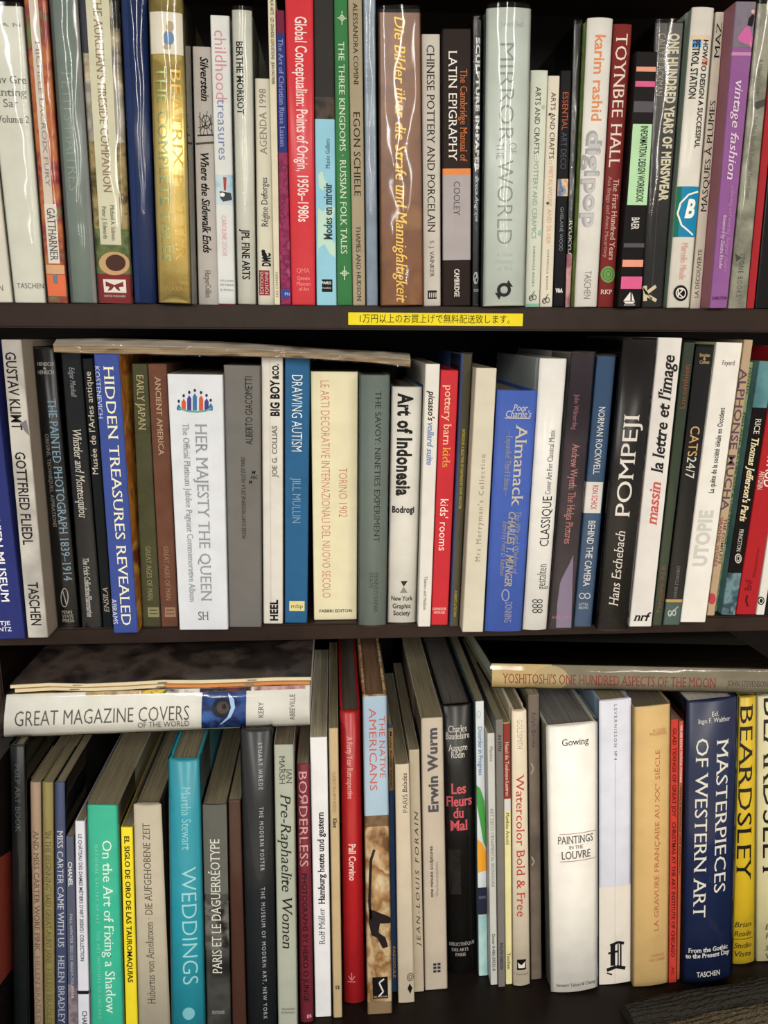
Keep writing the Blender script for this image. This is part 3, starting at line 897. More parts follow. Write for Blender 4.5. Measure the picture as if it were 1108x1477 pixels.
B(2, HB, 'black glossy hardback with slanted white italic title on a painter and his sitter', (87, 117, 508, 118, 148, 905), '#171a20',
  [T('Edgar Munhall', 'd', 530, 573, .5, .26, '#97979a', 'si'), T('Whistler and Montesquiou', 'd', 619, 747, .5, .42, '#d0ccc4', 'si'), T('The Frick Collection/Flammarion', 'd', 805, 890, .45, .28, '#b4b2b0', 'sib')], wrap=.9, fin='gloss')
B(2, PB, 'narrow dark paperback whose pale title reads upward, touching the royal blue book', (118, 134, 517, 149, 163, 905), '#20262a',
  [T("Musée de l'Arles antique", 'u', 536, 684, .42, .56, '#c4bcae', ''), T('ENSILA', 'u', 847, 883, .5, .5, '#a89f92', 'si')])
B(2, HB, 'royal blue book reading Hidden Treasures Revealed with orange painted side', (135, 171, 511, 164, 199, 913), '#3d4f94',
  [T('HIDDEN TREASURES REVEALED', 'd', 528, 902, .56, .4, '#e8e2c4', 's'), T('KOSTENEVICH', 'd', 528, 604, .1, .2, '#b9bfdc', 's'), T('ABRAMS', 'd', 863, 900, .1, .22, '#c9cde0', 's')],
  side='art:#5a2f22,#c98a35,#a35a2a,#dba94a,#7d3a26@22')
B(2, HB, 'olive green cloth book reading Early Japan', (190, 212, 525, 206, 232, 904), '#4a4a33', [T('EARLY JAPAN', 'd', 541, 620, .5, .46, '#a89f78', 's'), T('GREAT AGES OF MAN', 'd', 788, 866, .5, .3, '#8a8362', 's'),
  G([[(213, 876), (229, 876), (230, 890), (214, 890)]], '#8a8362', 'emblem'), G(line([(216, 880), (227, 880)], 1.6) + line([(216, 885), (228, 885)], 1.6), '#4a4a33', 'emblem')], fin='cloth', depth=.18)
B(2, HB, 'reddish brown cloth book reading Ancient America', (213, 240, 525, 233, 257, 904), '#6b4637', [T('ANCIENT AMERICA', 'd', 543, 657, .5, .3, '#b59a80', 's'), T('GREAT AGES OF MAN', 'd', 788, 866, .5, .28, '#94765f', 's'),
  G([[(238, 876), (253, 876), (254, 890), (238, 890)]], '#94765f', 'emblem'), G(line([(240, 880), (251, 880)], 1.6) + line([(240, 885), (252, 885)], 1.6), '#6b4637', 'emblem')], fin='cloth', depth=.18)
crown = []
for i, (x, y) in enumerate([(258, 584), (265, 576), (273, 571), (281, 568), (290, 571), (298, 575), (304, 582)]):
    crown.append((x, y))
B(2, HB, 'wide white royal jubilee album with multicoloured pencil crown emblem', (241, 321, 540, 259, 329, 909), '#d6dae1',
  [G([[(x - 3, 592), (x + 3, 592), (x + 3, y + 4), (x, y - 1), (x - 3, y + 4)] for x, y in crown[0::3]], '#3a6f9f', 'crown_emblem'), G([[(x - 3, 592), (x + 3, 592), (x + 3, y + 4), (x, y - 1), (x - 3, y + 4)] for x, y in crown[1::3]], '#c4573f', 'crown_emblem'),
   G([[(x - 3, 592), (x + 3, 592), (x + 3, y + 4), (x, y - 1), (x - 3, y + 4)] for x, y in crown[2::3]], '#4a3f80', 'crown_emblem'), G([oval(x, y - 5, 1.8, 2.4, 10) for x, y in crown], '#26304f', 'crown_emblem'),
   G(line([(258, 589), (270, 593), (284, 594), (298, 592), (305, 588)], 2.5), '#5fa39a', 'crown_emblem'),
   T('HER MAJESTY THE QUEEN', 'd', 611, 867, .58, .22, '#8d9097', 's'), T('The Official Platinum Jubilee Pageant Commemorative Album', 'd', 611, 868, .3, .12, '#8a8d94', 's'), T('SH', 'h', 286, 301, 888, 13, '#6b6e75', 's')], depth=.19)
B(2, PB, 'grey museum catalogue with upward black lettering right of the white album', (322, 375, 527, 331, 377, 905), '#6f6d6a',
  [T('ALBERTO GIACOMETTI', 'u', 543, 641, .68, .2, '#1f1e1d', ''), T("MUSÉE D'ART MODERNE DE LA VILLE DE PARIS", 'u', 659, 777, .5, .12, '#262524', 'i'), T('M', 'h', 363, 369, 681, 5, '#262524', 'bi'), T('ARC', 'h', 361, 372, 688, 5, '#262524', 'bi'), T('M', 'h', 359, 364, 695, 5, '#262524', 'bi')])
B(2, PB, 'white creased paperback with fat black western-style lettering reading upward', (377, 408, 515, 380, 408, 900), '#d8d4cc',
  [T('BIG BOY', 'u', 548, 600, .63, .4, '#1f1d1c', 'B'), T('&CO.', 'u', 525, 547, .66, .28, '#1f1d1c', 'B'), T('JOE G. COLLIAS', 'u', 614, 689, .6, .24, '#6f6b66', 'sb'), T('HEEL', 'u', 865, 895, .55, .38, '#1f1d1c', 'B'), P(.38, .41, 516, 898, '#c4b9b0', 'crease')])
B(2, PB, 'blue drawing book with thin white hand-lettered title and tiny yellow label', (411, 447, 516, 411, 443, 899), '#2c5f8a',
  [T('DRAWING AUTISM', 'd', 541, 651, .5, .44, '#dfe6ea', 't'), T('JILL MULLIN', 'd', 689, 754, .5, .36, '#7f9fb8', 't'), P(.2, .88, 867, 881, '#e0d28f', 'label'), T('mbp', 'h', 420, 437, 874, 6, '#5b5f4a', '')])
B(2, PB, 'wide cream exhibition book with red-brown art nouveau capitals and 1902', (448, 517, 536, 453, 515, 894), '#e3dbb9',
  [T('LE ARTI DECORATIVE INTERNAZIONALI DEL NUOVO SECOLO', 'd', 549, 862, .3, .19, '#c47f62', 't'), T('TORINO 1902', 'd', 675, 746, .68, .19, '#c47f62', 't'), T('FABBRI EDITORI', 'h', 461, 508, 881, 4.5, '#3a342c', 'b')])
B(2, HB, 'grey-green plastic-wrapped hardback about a nineties experiment beside the cream book', (519, 563, 541, 517, 557, 903), '#6f7a74',
  [T('THE SAVOY: NINETIES EXPERIMENT', 'd', 564, 782, .62, .2, '#3b3f3a', 's'), T('PENNSYLVANIA', 'd', 826, 884, .62, .15, '#3f4640', 's'), T('STATE', 'd', 826, 848, .44, .14, '#3f4640', 's')], wrap=.8, bulge=.003, hard=True)
B(2, HB, 'white hardback on Indonesian art with heavy black condensed title', (565, 612, 558, 559, 603, 899), '#dedbd3',
  [T('Art of Indonesia', 'd', 567, 715, .46, .46, '#1f1c1b', 'B'), T('Bodrogi', 'h', 566, 600, 735, 9, '#1f1c1b', 'B'), G([[(579, 838), (590, 838), (584, 846)]], '#1f1c1b', 'hourglass_mark'), G([[(584, 846), (590, 855), (578, 855)]], '#8b8781', 'hourglass_mark'),
   T('New York', 'h', 565, 598, 863, 7, '#1f1c1b', 'b'), T('Graphic', 'h', 567, 595, 874, 7, '#1f1c1b', 'b'), T('Society', 'h', 568, 594, 884, 7, '#1f1c1b', 'b')], wrap=1, fin='gloss', bulge=.0025, hard=True, side='#4a86b0')
B(2, PB, 'narrow white paperback reading vollard suite, left of bright red book', (614, 635, 525, 603, 621, 904), '#dcd9d2',
  [T("picasso's", 'd', 563, 607, .5, .44, '#1f1d1c', 'sib'), T('vollard suite', 'd', 609, 671, .5, .44, '#6f86b5', 'sib'), T('Thames and Hudson', 'd', 831, 880, .5, .24, '#55524e', 's')])
B(2, HB, "bright red children's rooms decorating book with white lower-case title", (636, 663, 534, 622, 646, 902), '#c4323a',
  [T('pottery barn', 'd', 555, 642, .5, .44, '#ecc4a8', 's'), T('kids', 'd', 645, 674, .5, .44, '#e0a050', 's'), T("kids' rooms", 'd', 720, 794, .5, .46, '#f0ddd2', ''), T('OXMOOR', 'h', 624, 644, 878, 4, '#ecd8ce', 's'), T('HOUSE', 'h', 626, 642, 883, 4, '#ecd8ce', 's')], hard=True, depth=.17)
B(2, HB, 'narrow dark olive hardback with yellow lettering and blue fore part', (664, 687, 511, 648, 666, 903), '#4b4530',
  [P(0, .22, 511, 903, '#3a4a78', 'edge_band'), T('INTERIOR BY A SELECTION OF PAINTINGS BY DAVID WACHTER', 'd', 619, 734, .55, .26, '#b5a640', 'b'), T('ROBERTS & TILTON', 'd', 852, 889, .55, .26, '#b5a640', 'b')], wrap=.8, side='#4b639c', fin='gloss', depth=.19)
B(2, HB, 'cream collection catalogue with spaced letters reading upward', (687, 717, 531, 667, 697, 912), '#cfc8b6', [T("Mrs Merryman's Collection", 'u', 655, 810, .55, .24, '#8d7f6e', 'sw')], depth=.17)
B(2, HB, 'broad bright blue almanack with silver-brown lettering', (718, 776, 563, 700, 752, 912), '#4660b0',
  [T("Poor", 'h', 740, 762, 588, 9, '#c4c0b4', 'si'), T("Charlie's", 'h', 730, 767, 597, 9, '#c4c0b4', 'si'), P(.22, .86, 602.5, 603.7, '#c4c0b4', 'rule'), T('Almanack', 'd', 612, 730, .66, .3, '#c0b9a6', 's'), T('—Expanded Third Edition—', 'd', 620, 716, .36, .15, '#8f8f94', 's'),
   T('The Wit and Wisdom of', 'd', 738, 828, .72, .14, '#8f8f94', 'si'), T('CHARLES T. MUNGER', 'd', 738, 846, .55, .19, '#a09a90', 'sib'), T('Edited by Peter D. Kaufman', 'd', 752, 830, .38, .13, '#8f8f94', 'si'), G(ring(729, 858, 6, 9, 2), '#8f94b0', 'emblem'), T('DONNING', 'd', 868, 897, .6, .2, '#8f94b0', 's')],
  hard=True, bulge=.002, depth=.16, side='#3f5aa8')
B(2, HB, 'large glossy white classical-music cover book with pale grey side', (780, 819, 517, 755, 789, 910), '#e2e0dc',
  [T('CLASSIQUE', 'u', 716, 788, .62, .38, '#2f2d2b', ''), T('Cover Art For Classical Music', 'u', 620, 713, .62, .22, '#4a4744', 's'), T('gestalten', 'u', 814, 850, .6, .4, '#3a3836', 't'), G(ring(772, 867, 4, 3, 1.2) + ring(779, 867, 4, 3, 1.2) + ring(772, 874, 4, 3, 1.2) + ring(779, 874, 4, 3, 1.2) + ring(772, 881, 4, 3, 1.2) + ring(779, 881, 4, 3, 1.2), '#3a3836', 'publisher_mark')],
  side='#aab3b4', fin='gloss', bulge=.003, hard=True)
B(2, HB, 'dark plum hardback with reddish lettering and lavender picture at its foot', (824, 859, 509, 790, 826, 907), 'art:#2f2630,#3a2f38,#40343a@12',
  [G([[(802, 905), (824, 905), (827, 800), (822, 812), (815, 825), (808, 840), (804, 870)]], '#85788f', 'picture_panel'), T('John Wilmerding', 'd', 569, 620, .4, .2, '#a06a70', 's'), T('Andrew Wyeth: The Helga Pictures', 'd', 640, 784, .52, .3, '#c07f80', 's'), T('ABRAMS', 'h', 796, 823, 890, 4, '#c07f80', 'sw')], wrap=.9, fin='gloss', side='#c9c5bd', depth=.2)
B(2, HB, 'slate blue hardback with white block containing red lettering', (861, 896, 514, 827, 858, 904), '#365070',
  [P(0, .9, 695, 740, '#ddd9d4', 'name_panel'), T('NORMAN ROCKWELL', 'd', 587, 684, .5, .34, '#dfe0de', ''), T('RON SCHICK', 'd', 700, 735, .52, .3, '#b5404a', 'b'), T('BEHIND THE CAMERA', 'd', 751, 845, .5, .36, '#dfe0de', ''),
   G(ring(841, 859, 5, 4.5, 1.4) + ring(850, 859, 5, 4.5, 1.4), '#c9ccd0', 'publisher_mark'), T('LITTLE,', 'h', 836, 852, 871, 4, '#c9ccd0'), T('BROWN', 'h', 836, 851, 876, 4, '#c9ccd0')], wrap=.8, fin='gloss')
B(2, HB, 'thick black archaeology book with big white serif title and crinkled plastic', (900, 949, 490, 861, 905, 909), '#221d1b',
  [T('POMPEJI', 'u', 598, 746, .46, .46, '#e6e0d8', 's'), T('Hans Eschebach', 'u', 766, 874, .46, .3, '#dcd5cc', 'si')], wrap=1.6, fin='gloss', bulge=.002, hard=True)
B(2, PB, 'white paperback with red and black bold italic lettering right of thick black book', (950, 985, 487, 908, 940, 904), '#dad6d2',
  [T('massin', 'u', 695, 758, .5, .46, '#bf5a55', 'sib'), T("la lettre et l'image", 'u', 512, 683, .5, .5, '#35302e', 'sib'), T('nrf', 'h', 914, 939, 889, 13, '#2a2625', 'sib')], fin='gloss')
B(2, HB, 'narrow dark green hardback with faded red lettering', (987, 1003, 494, 941, 955, 902), '#34402f', [T('Lucombien', 'u', 525, 590, .5, .5, '#8a4a35', 's'), T('Ternaire ALB', 'u', 815, 885, .5, .4, '#8a4a35', 's')], wrap=.8, fin='gloss')
B(2, HB, 'black cat photography book with cream and orange title', (1004, 1031, 500, 956, 981, 901), '#1d1b1a',
  [P(0, 1, 865, 901, '#4d5f5a', 'band'), P(0, 1, 864, 868, '#c9a05a', 'stripe'), T('CATS', 'd', 615, 658, .5, .5, '#dcae72', ''), T('24/7', 'd', 659, 690, .5, .5, '#ded8ce', ''), T('Smolan', 'h', 1009, 1024, 512, 4.5, '#c4a878', 'b'), T('&', 'h', 1014, 1018, 517, 4, '#c4a878', 'b'), T('Cohen', 'h', 1009, 1023, 522, 4.5, '#c4a878', 'b'),
   T('CHRONICLE BOOKS', 'd', 816, 862, .5, .18, '#8f8a83', 'w'), G(ring(966, 884, 3, 4.5, 1.2) + ring(972, 883, 3, 4.5, 1.2) + line([(964, 888), (978, 874)], 1.2), '#d0d4d0', 'publisher_mark')], wrap=.8, fin='gloss')
B(2, PB, 'tall glossy white paperback with pale grey upward word UTOPIE', (1034, 1072, 494, 981, 1018, 898), '#e3e0d9',
  [T('Fayard', 'h', 1042, 1060, 523, 6.5, '#3b3835', 's'), T('La quête de la société idéale en Occident', 'u', 588, 711, .54, .2, '#2f2c2a', 'b'), T('UTOPIE', 'u', 736, 816, .46, .5, '#c4c2bd', 'B')], side='#c9cfa0', fin='gloss')
B(2, PB, 'tan graphic works paperback with purple-brown capitals squeezed by green stencil book', (1074, 1087, 490, 1020, 1031, 888), '#b59c80',
  [T('ALPHONSE MUCHA', 'd', 532, 736, .42, .8, '#5b475a', 'b'), T('THE COMPLETE', 'd', 748, 813, .68, .34, '#4b3a40', 'b'), T('GRAPHIC WORKS', 'd', 746, 817, .2, .34, '#8a4a50', 'b'), G([oval(1027, 863, 5.5, 8)], '#b5404f', 'seal')])
B(2, PB, 'thin pale green stencil paperback with dark capitals', (1081, 1093, 522, 1032, 1041, 882), '#8fa377', [T('MENTEN', 'd', 530, 568, .5, .55, '#2f3a2a', 's'), T('FISH AND SEA LIFE CUT & USE STENCILS', 'd', 595, 785, .5, .6, '#2f3a2a', 'b'), T('DOVER 0-486', 'd', 812, 873, .5, .5, '#3f4a35', 'b')])
B(2, PB, 'teal and black paperback with cream script lettering, third from right edge', (1096, 1119, 521, 1041, 1061, 887), 'art:#4d7a82,#5f8d92,#3f666e@20',
  [P(0, 1, 588, 826, '#1c191a', 'title_panel'), P(0, 1, 826, 887, 'art:#3f5a66,#6f8a92,#2b3f4a,#8aa0a3@45', 'picture_panel'), T('RICE', 'd', 604, 626, .5, .4, '#d8d2c4', 's'), T("Thomas Jefferson's Paris", 'd', 632, 752, .5, .48, '#dccfa6', 'sib'), T('PRINCETON', 'd', 763, 795, .5, .3, '#c9c2b5', 's'),
   G(ring(1065, 805, 5, 7, 1.5) + ring(1065, 805, 2.5, 4, 1), '#c9c2b5', 'publisher_mark')], fin='gloss')
B(2, PB, 'broad scarlet paperback near the right edge of the middle shelf', (1121, 1149, 500, 1062, 1090, 887), '#a8242a',
  [T('ARTAUD', 'd', 640, 702, .62, .5, '#e3d3cd', 'b'), T('ANTONIN', 'd', 680, 706, .2, .28, '#d8b5ae', 'b'), T('Bibliothèque nationale de France', 'u', 790, 832, .6, .16, '#6f1a20', ''), T('BnF', 'u', 835, 851, .4, .34, '#5b171c', ''), G(line([(1078, 858), (1076, 866), (1079, 874)], 2.5), '#4a1418', 'publisher_mark')], fin='satin')
B(2, PB, 'narrow white spine with round black seal at far right of middle shelf', (1151, 1163, 500, 1091, 1103, 887), '#dcd9d3', [G([oval(1098, 866, 5, 6)], '#26262b', 'seal'), G(ring(1098, 866, 3.4, 4.2, 1), '#dcd9d3', 'seal')])
B(2, PB, 'dark spine at the very right edge of the middle shelf', (1165, 1190, 500, 1104, 1130, 887), '#26282f')

# ---------------- bottom shelf, left to right
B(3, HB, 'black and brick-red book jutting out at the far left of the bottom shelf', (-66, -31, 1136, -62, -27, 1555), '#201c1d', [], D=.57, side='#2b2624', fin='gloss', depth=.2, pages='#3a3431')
B(3, HB, 'tall black plastic-wrapped art book at left end of bottom shelf', (14, 35, 1076, 18, 39, 1500), '#24292b', [T('PULP ART BOOK', 'd', 1102, 1200, .5, .36, '#53595b', 's')], D=.616, wrap=1, fin='gloss', side='#191b1b', bulge=.001, hard=True)
B(3, HB, 'narrow pinkish tan story book, first of three matching spines by same writer', (43, 59, 1129, 49, 62, 1500), '#a38d78', [T('AND MISS CARTER WORE PINK', 'd', 1198, 1372, .5, .52, '#5f4f42', 's'), T('HELEN BRADLEY', 'd', 1379, 1480, .5, .52, '#7a6a5a', 's')], D=.622, wrap=.7, bulge=.001)
B(3, HB, 'narrow khaki story book, middle of three matching spines by same writer', (60, 77, 1129, 63, 79, 1500), '#8f8354', [T("'IN THE BEGINNING' SAID GREAT-AUNT JANE", 'd', 1198, 1390, .5, .5, '#5a5235', 's'), T('HELEN BRADLEY', 'd', 1397, 1480, .5, .5, '#6f663f', 's')], D=.622, wrap=.7, bulge=.001)
B(3, HB, 'narrow slate blue story book, last of three matching spines, black side', (78, 93, 1129, 80, 97, 1500), '#454f70', [T('MISS CARTER CAME WITH US', 'd', 1198, 1366, .5, .58, '#c4c6cc', 's'), T('HELEN BRADLEY', 'd', 1378, 1476, .5, .58, '#b5b8c2', 's')], D=.622, wrap=.7, side='#1d1e21', bulge=.001)
B(3, 'magazine', 'thin grey-blue fashion show booklet with white capitals, below black side', (95, 106, 1207, 98, 113, 1500), '#54586a', [P(0, 1, 1420, 1500, 'art:#6b5f66,#8a7d80,#4a4552@60', 'picture_panel'), T('CHANEL', 'd', 1243, 1278, .5, .5, '#dcdde2', 'b'), T('FALL-WINTER 2021/22 READY-TO-WEAR', 'd', 1318, 1440, .5, .3, '#b4b6c2', '')], D=.620)
B(3, 'magazine', 'thin white booklet held by a black elastic band', (108, 122, 1185, 112, 129, 1500), '#d3d4e0', [T("LE CHÂTEAU DES DAMES MÉTIERS D'ART 2020/21 COLLECTION", 'd', 1203, 1386, .5, .34, '#3f4050', 'b'), T('CHANEL', 'd', 1458, 1490, .6, .4, '#3f4050', 'b'), P(0, 1, 1429, 1434, '#2a2628', 'elastic_band')], D=.618)
B(3, PB, 'turquoise green photography paperback with white serif title', (125, 170, 1162, 131, 180, 1500), '#3fb598', [T('On the Art of Fixing a Shadow', 'd', 1212, 1462, .62, .3, '#dcebe2', 's'), T('NATIONAL GALLERY OF ART   THE ART INSTITUTE OF CHICAGO', 'd', 1218, 1470, .28, .1, '#86d0bc', 'sw')], D=.618, wrap=.6, side='#b0a890')
B(3, PB, 'bright yellow bullfighting book with black slab capitals', (174, 191, 1194, 181, 199, 1500), '#e8d431', [T('EL SIGLO DE ORO DE LAS TAUROMAQUIAS', 'd', 1206, 1417, .5, .42, '#3d3715', 'sb')], D=.620)
B(3, HB, 'beige hardback whose grey serif title reads upward, left of aqua wedding book', (192, 232, 1162, 200, 246, 1500), '#b5ac98', [T('Hubertus von Amelunxen · DIE AUFGEHOBENE ZEIT', 'u', 1187, 1448, .44, .26, '#5a5448', 's')], D=.618, fin='matte', hard=True, bulge=.002, side='#33302c')
B(3, HB, 'thick shiny aqua blue wedding book with pale tall capitals', (242, 287, 1098, 247, 296, 1500), '#2f98ab', [T('Weddings', 'd', 1, 2, .5, .01, '#2f98ab', '')][:0] + [T('WEDDINGS', 'd', 1251, 1420, .6, .46, '#9fd0d4', 't'), T('Martha Stewart', 'd', 1135, 1226, .56, .3, '#8cc6cc', 's'), G([oval(272, 1462, 9, 9)], '#7fbec6', 'flower_mark')], D=.614, wrap=1.2, fin='gloss', hard=True, bulge=.003)
B(3, HB, 'dark grey photo-spined daguerreotype book with white upward title', (292, 327, 1161, 297, 334, 1500), 'art:#3b3b38,#4a4a46,#33332f@20',
  [P(0, 1, 1161, 1290, '#5d5e58', 'photo_panel'), P(0, 1, 1300, 1370, 'art:#2f2e2c,#6b6a64,#44433f@70', 'photo_panel'), T('PARIS ET LE DAGUERRÉOTYPE', 'u', 1210, 1404, .48, .4, '#d0cec6', 's'), T('EDITIONS', 'h', 305, 324, 1460, 5, '#9a9890', 'b')], D=.620, bulge=.001)
B(3, HB, 'plain dark brown book between the grey photo spine and the charcoal poster book', (328, 348, 1155, 335, 358, 1500), '#4d3229', [], D=.624, fin='gloss', wrap=.6)
B(3, HB, 'charcoal book on the modern poster with small spaced white capitals', (346, 393, 1055, 358, 401, 1500), '#33363a', [T('STUART WREDE', 'd', 1071, 1139, .62, .13, '#b9bcbe', 'w'), T('THE MODERN POSTER', 'd', 1164, 1256, .62, .13, '#b9bcbe', 'w'), T('THE MUSEUM OF MODERN ART, NEW YORK', 'd', 1280, 1470, .62, .13, '#b9bcbe', 'w')], D=.618, wrap=.7, fin='gloss', bulge=.003, hard=True)
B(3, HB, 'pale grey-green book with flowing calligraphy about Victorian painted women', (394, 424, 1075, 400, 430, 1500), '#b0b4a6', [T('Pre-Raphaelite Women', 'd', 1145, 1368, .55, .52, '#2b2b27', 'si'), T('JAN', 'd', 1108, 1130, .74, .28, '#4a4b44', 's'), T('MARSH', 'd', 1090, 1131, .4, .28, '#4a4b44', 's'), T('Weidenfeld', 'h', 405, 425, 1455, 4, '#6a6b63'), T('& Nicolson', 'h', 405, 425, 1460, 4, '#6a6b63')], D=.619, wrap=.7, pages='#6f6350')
B(3, HB, 'dark raspberry red photography book reading Borderless', (427, 446, 1103, 433, 452, 1475), '#7d2f3d', [T('BOЯDERLESS', 'd', 1113, 1250, .48, .66, '#cfa6a6', ''), T('PHOTOGRAPHS BY HEIKO O JUNGE', 'd', 1260, 1445, .5, .38, '#3a1c22', 'b'), T('B', 'h', 443, 450, 1466, 5, '#d8a6a8', 'b')], wrap=.7, bulge=.0015)
B(3, HB, 'clean white book with grey and black serif upward title about Hamburg', (447, 472, 1064, 455, 478, 1467), '#e0e0e2', [T('Rolf Müller', 'u', 1310, 1362, .5, .38, '#55555a', 's'), T('Hamburg heute und gestern', 'u', 1171, 1304, .52, .38, '#2b2b2f', 'sb')], pages='#b0a78f', depth=.2)
B(3, PB, 'slim tan art-classics paperback between white and red books', (474, 488, 1051, 481, 494, 1468), '#c4ae88', [T("CLASSICI DELL'ARTE RIZZOLI", 'd', 1113, 1172, .5, .34, '#6b5638', 't'), T('Klimt', 'd', 1180, 1194, .5, .4, '#2f261a', 'sb'), T('12', 'h', 484, 490, 1424, 5, '#2f261a', 'sB')], wrap=.5, depth=.2)
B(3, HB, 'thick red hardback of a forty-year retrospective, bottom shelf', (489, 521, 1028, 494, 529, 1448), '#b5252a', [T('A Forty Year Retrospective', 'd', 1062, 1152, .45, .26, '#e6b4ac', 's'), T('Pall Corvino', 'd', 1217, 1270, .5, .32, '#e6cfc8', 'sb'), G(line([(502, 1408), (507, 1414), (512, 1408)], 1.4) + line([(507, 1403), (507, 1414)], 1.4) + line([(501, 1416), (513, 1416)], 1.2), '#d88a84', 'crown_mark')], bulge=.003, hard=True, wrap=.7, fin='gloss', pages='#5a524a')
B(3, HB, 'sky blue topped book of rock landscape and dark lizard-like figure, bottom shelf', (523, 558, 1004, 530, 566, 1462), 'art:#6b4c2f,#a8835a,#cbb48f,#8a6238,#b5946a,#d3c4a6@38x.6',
  [P(0, 1, 1004, 1178, 'art:#9db5c9,#aec2d1,#8fa9c0@8', 'sky_panel'), P(0, 1, 1176, 1192, 'art:#5a4636,#7d6247,#4a3828@60', 'cliff_panel'), P(0, 1, 1445, 1462, '#8f7a5c', 'foot_edge'), T('AMERICANS', 'd', 1021, 1140, .4, .3, '#c4605a', ''), T('THE NATIVE', 'd', 1033, 1122, .78, .24, '#c4605a', ''),
   G(line([(540, 1225), (535, 1240), (534, 1270), (533, 1300), (535, 1325)], 4) + [[(533, 1310), (560, 1322), (566, 1326), (566, 1332), (548, 1332), (546, 1345), (556, 1352), (560, 1366), (552, 1368), (544, 1352), (536, 1348), (532, 1330)]], '#332a2a', 'creature_picture'),
   G([[(537, 1409), (559, 1409), (560, 1440), (538, 1440)]], '#1d1b1b', 'publisher_mark'), G(line([(554, 1412), (547, 1417), (550, 1424), (553, 1430), (546, 1437)], 2.2), '#e3dfda', 'publisher_mark'), T('SILVANA', 'h', 539, 559, 1437, 3, '#b9b4ae')], wrap=1.1, fin='gloss', pages='#6b4f38', hard=True, depth=.2)
B(3, PB, 'very thin dark blue spine with tan label behind the landscape book', (560, 567, 1047, 566, 573, 1431), '#2f4468', [P(0, 1, 1050, 1140, '#8a6f4a', 'label'), T('Musée Royale Vatican', 'd', 1055, 1136, .5, .5, '#2f2820', 'b'), T('FASCICULE', 'd', 1365, 1410, .5, .5, '#c4a04a', 'b')], depth=.2)
B(3, PB, 'cream walking guide with small round spiral mark near its foot', (570, 590, 1103, 575, 598, 1447), '#c9bca6', [T('PARIS', 'u', 1146, 1172, .66, .34, '#2f2a26', 't'), T('Balades', 'u', 1115, 1143, .66, .34, '#2f2a26', 'i'), G(ring(592, 1410, 5, 6, 1) + ring(592, 1410, 2.6, 3.4, 1), '#4a443f', 'spiral_mark'), G([[(591, 1419), (595, 1426), (592, 1434), (588, 1426)]], '#1f1d1b', 'leaf_mark')], fin='gloss', depth=.2, bulge=.001)
B(3, PB, 'narrow beige paperback with spaced italic capitals reading upward', (590, 605, 1082, 597, 612, 1431), '#b5a892', [T('JEAN-LOUIS FORAIN', 'u', 1170, 1366, .56, .36, '#3b342d', 'iw')], depth=.2)
B(3, PB, 'off-white sculptures paperback with bold dark grey upward name', (607, 639, 1036, 613, 646, 1428), '#c4b8a8', [T('Erwin Wurm', 'u', 1050, 1171, .5, .42, '#4a4a50', 'B'), T('one minute sculptures', 'u', 1220, 1294, .36, .15, '#3b3733', 'b'), T('Werkverzeichnis', 'u', 1243, 1293, .6, .14, '#8a8178', ''),
  G([[(625 + 6 * i, 1389 + 5 * j), (629.5 + 6 * i, 1389 + 5 * j), (629.5 + 6 * i, 1392.5 + 5 * j), (625 + 6 * i, 1392.5 + 5 * j)] for i in range(2) for j in range(3)], '#3b3a40', 'window_mark')], wrap=.4, depth=.2)
B(3, HB, 'thick black poetry book with white names and coral red title', (634, 682, 1018, 647, 689, 1402), '#1f1c1a',
  [T('Charles', 'h', 645, 673, 1051, 9, '#dcd7cf', 's'), T('Baudelaire', 'h', 641, 677, 1061, 9, '#dcd7cf', 's'), T('Auguste', 'h', 645, 674, 1078, 9, '#dcd7cf', 's'), T('Rodin', 'h', 649, 670, 1088, 9, '#dcd7cf', 's'), T('Les', 'h', 649, 672, 1137, 14, '#d8606a', 'sb'), T('Fleurs', 'h', 642, 681, 1155, 14, '#d8606a', 'sb'), T('du', 'h', 653, 669, 1172, 14, '#d8606a', 'sb'), T('Mal', 'h', 648, 675, 1190, 14, '#d8606a', 'sb'),
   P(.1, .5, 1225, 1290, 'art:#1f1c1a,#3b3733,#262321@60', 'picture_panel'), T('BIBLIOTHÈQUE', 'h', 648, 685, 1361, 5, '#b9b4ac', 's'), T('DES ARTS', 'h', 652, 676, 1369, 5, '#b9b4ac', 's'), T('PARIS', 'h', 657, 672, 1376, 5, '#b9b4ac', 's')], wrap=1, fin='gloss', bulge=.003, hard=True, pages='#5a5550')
B(3, PB, 'white paperback with green and orange curved shapes and teal foot', (686, 702, 1012, 691, 708, 1407), '#d3d8dc',
  [T('Disorder in Progress', 'd', 1048, 1118, .5, .46, '#5a86b5', 'b'), G(ring(692, 1030, 4, 5, 1), '#9ab5cc', 'emblem'), G([[(687, 1132), (694, 1136), (702, 1155), (706, 1190), (706, 1225), (700, 1215), (695, 1190), (688, 1160)]], '#4a9a4a', 'leaf_shape'), G([[(689, 1210), (698, 1216), (706, 1232), (707, 1255), (690, 1258)]], '#e8a030', 'fruit_shape'),
   P(0, 1, 1280, 1319, '#2b2c40', 'dark_block'), P(.1, .9, 1292, 1296, '#55566a', 'line'), P(0, 1, 1320, 1407, 'art:#9ac4c4,#b5d4d0,#86b5b8@20', 'picture_panel')], side='#5a7070', depth=.2)
B(3, PB, 'slim pale grey ironwork pattern paperback left of the grey spine', (703, 714, 1058, 708, 718, 1421), '#c4c4bf', [T('Martinie', 'd', 1077, 1098, .5, .42, '#4a4a46', ''), T('ART DECO ORNAMENTAL IRONWORK', 'd', 1166, 1280, .5, .5, '#6a6a66', 't'), T('Dover 0-486-29535-8', 'd', 1347, 1400, .5, .42, '#55554f', 'b')], depth=.2)
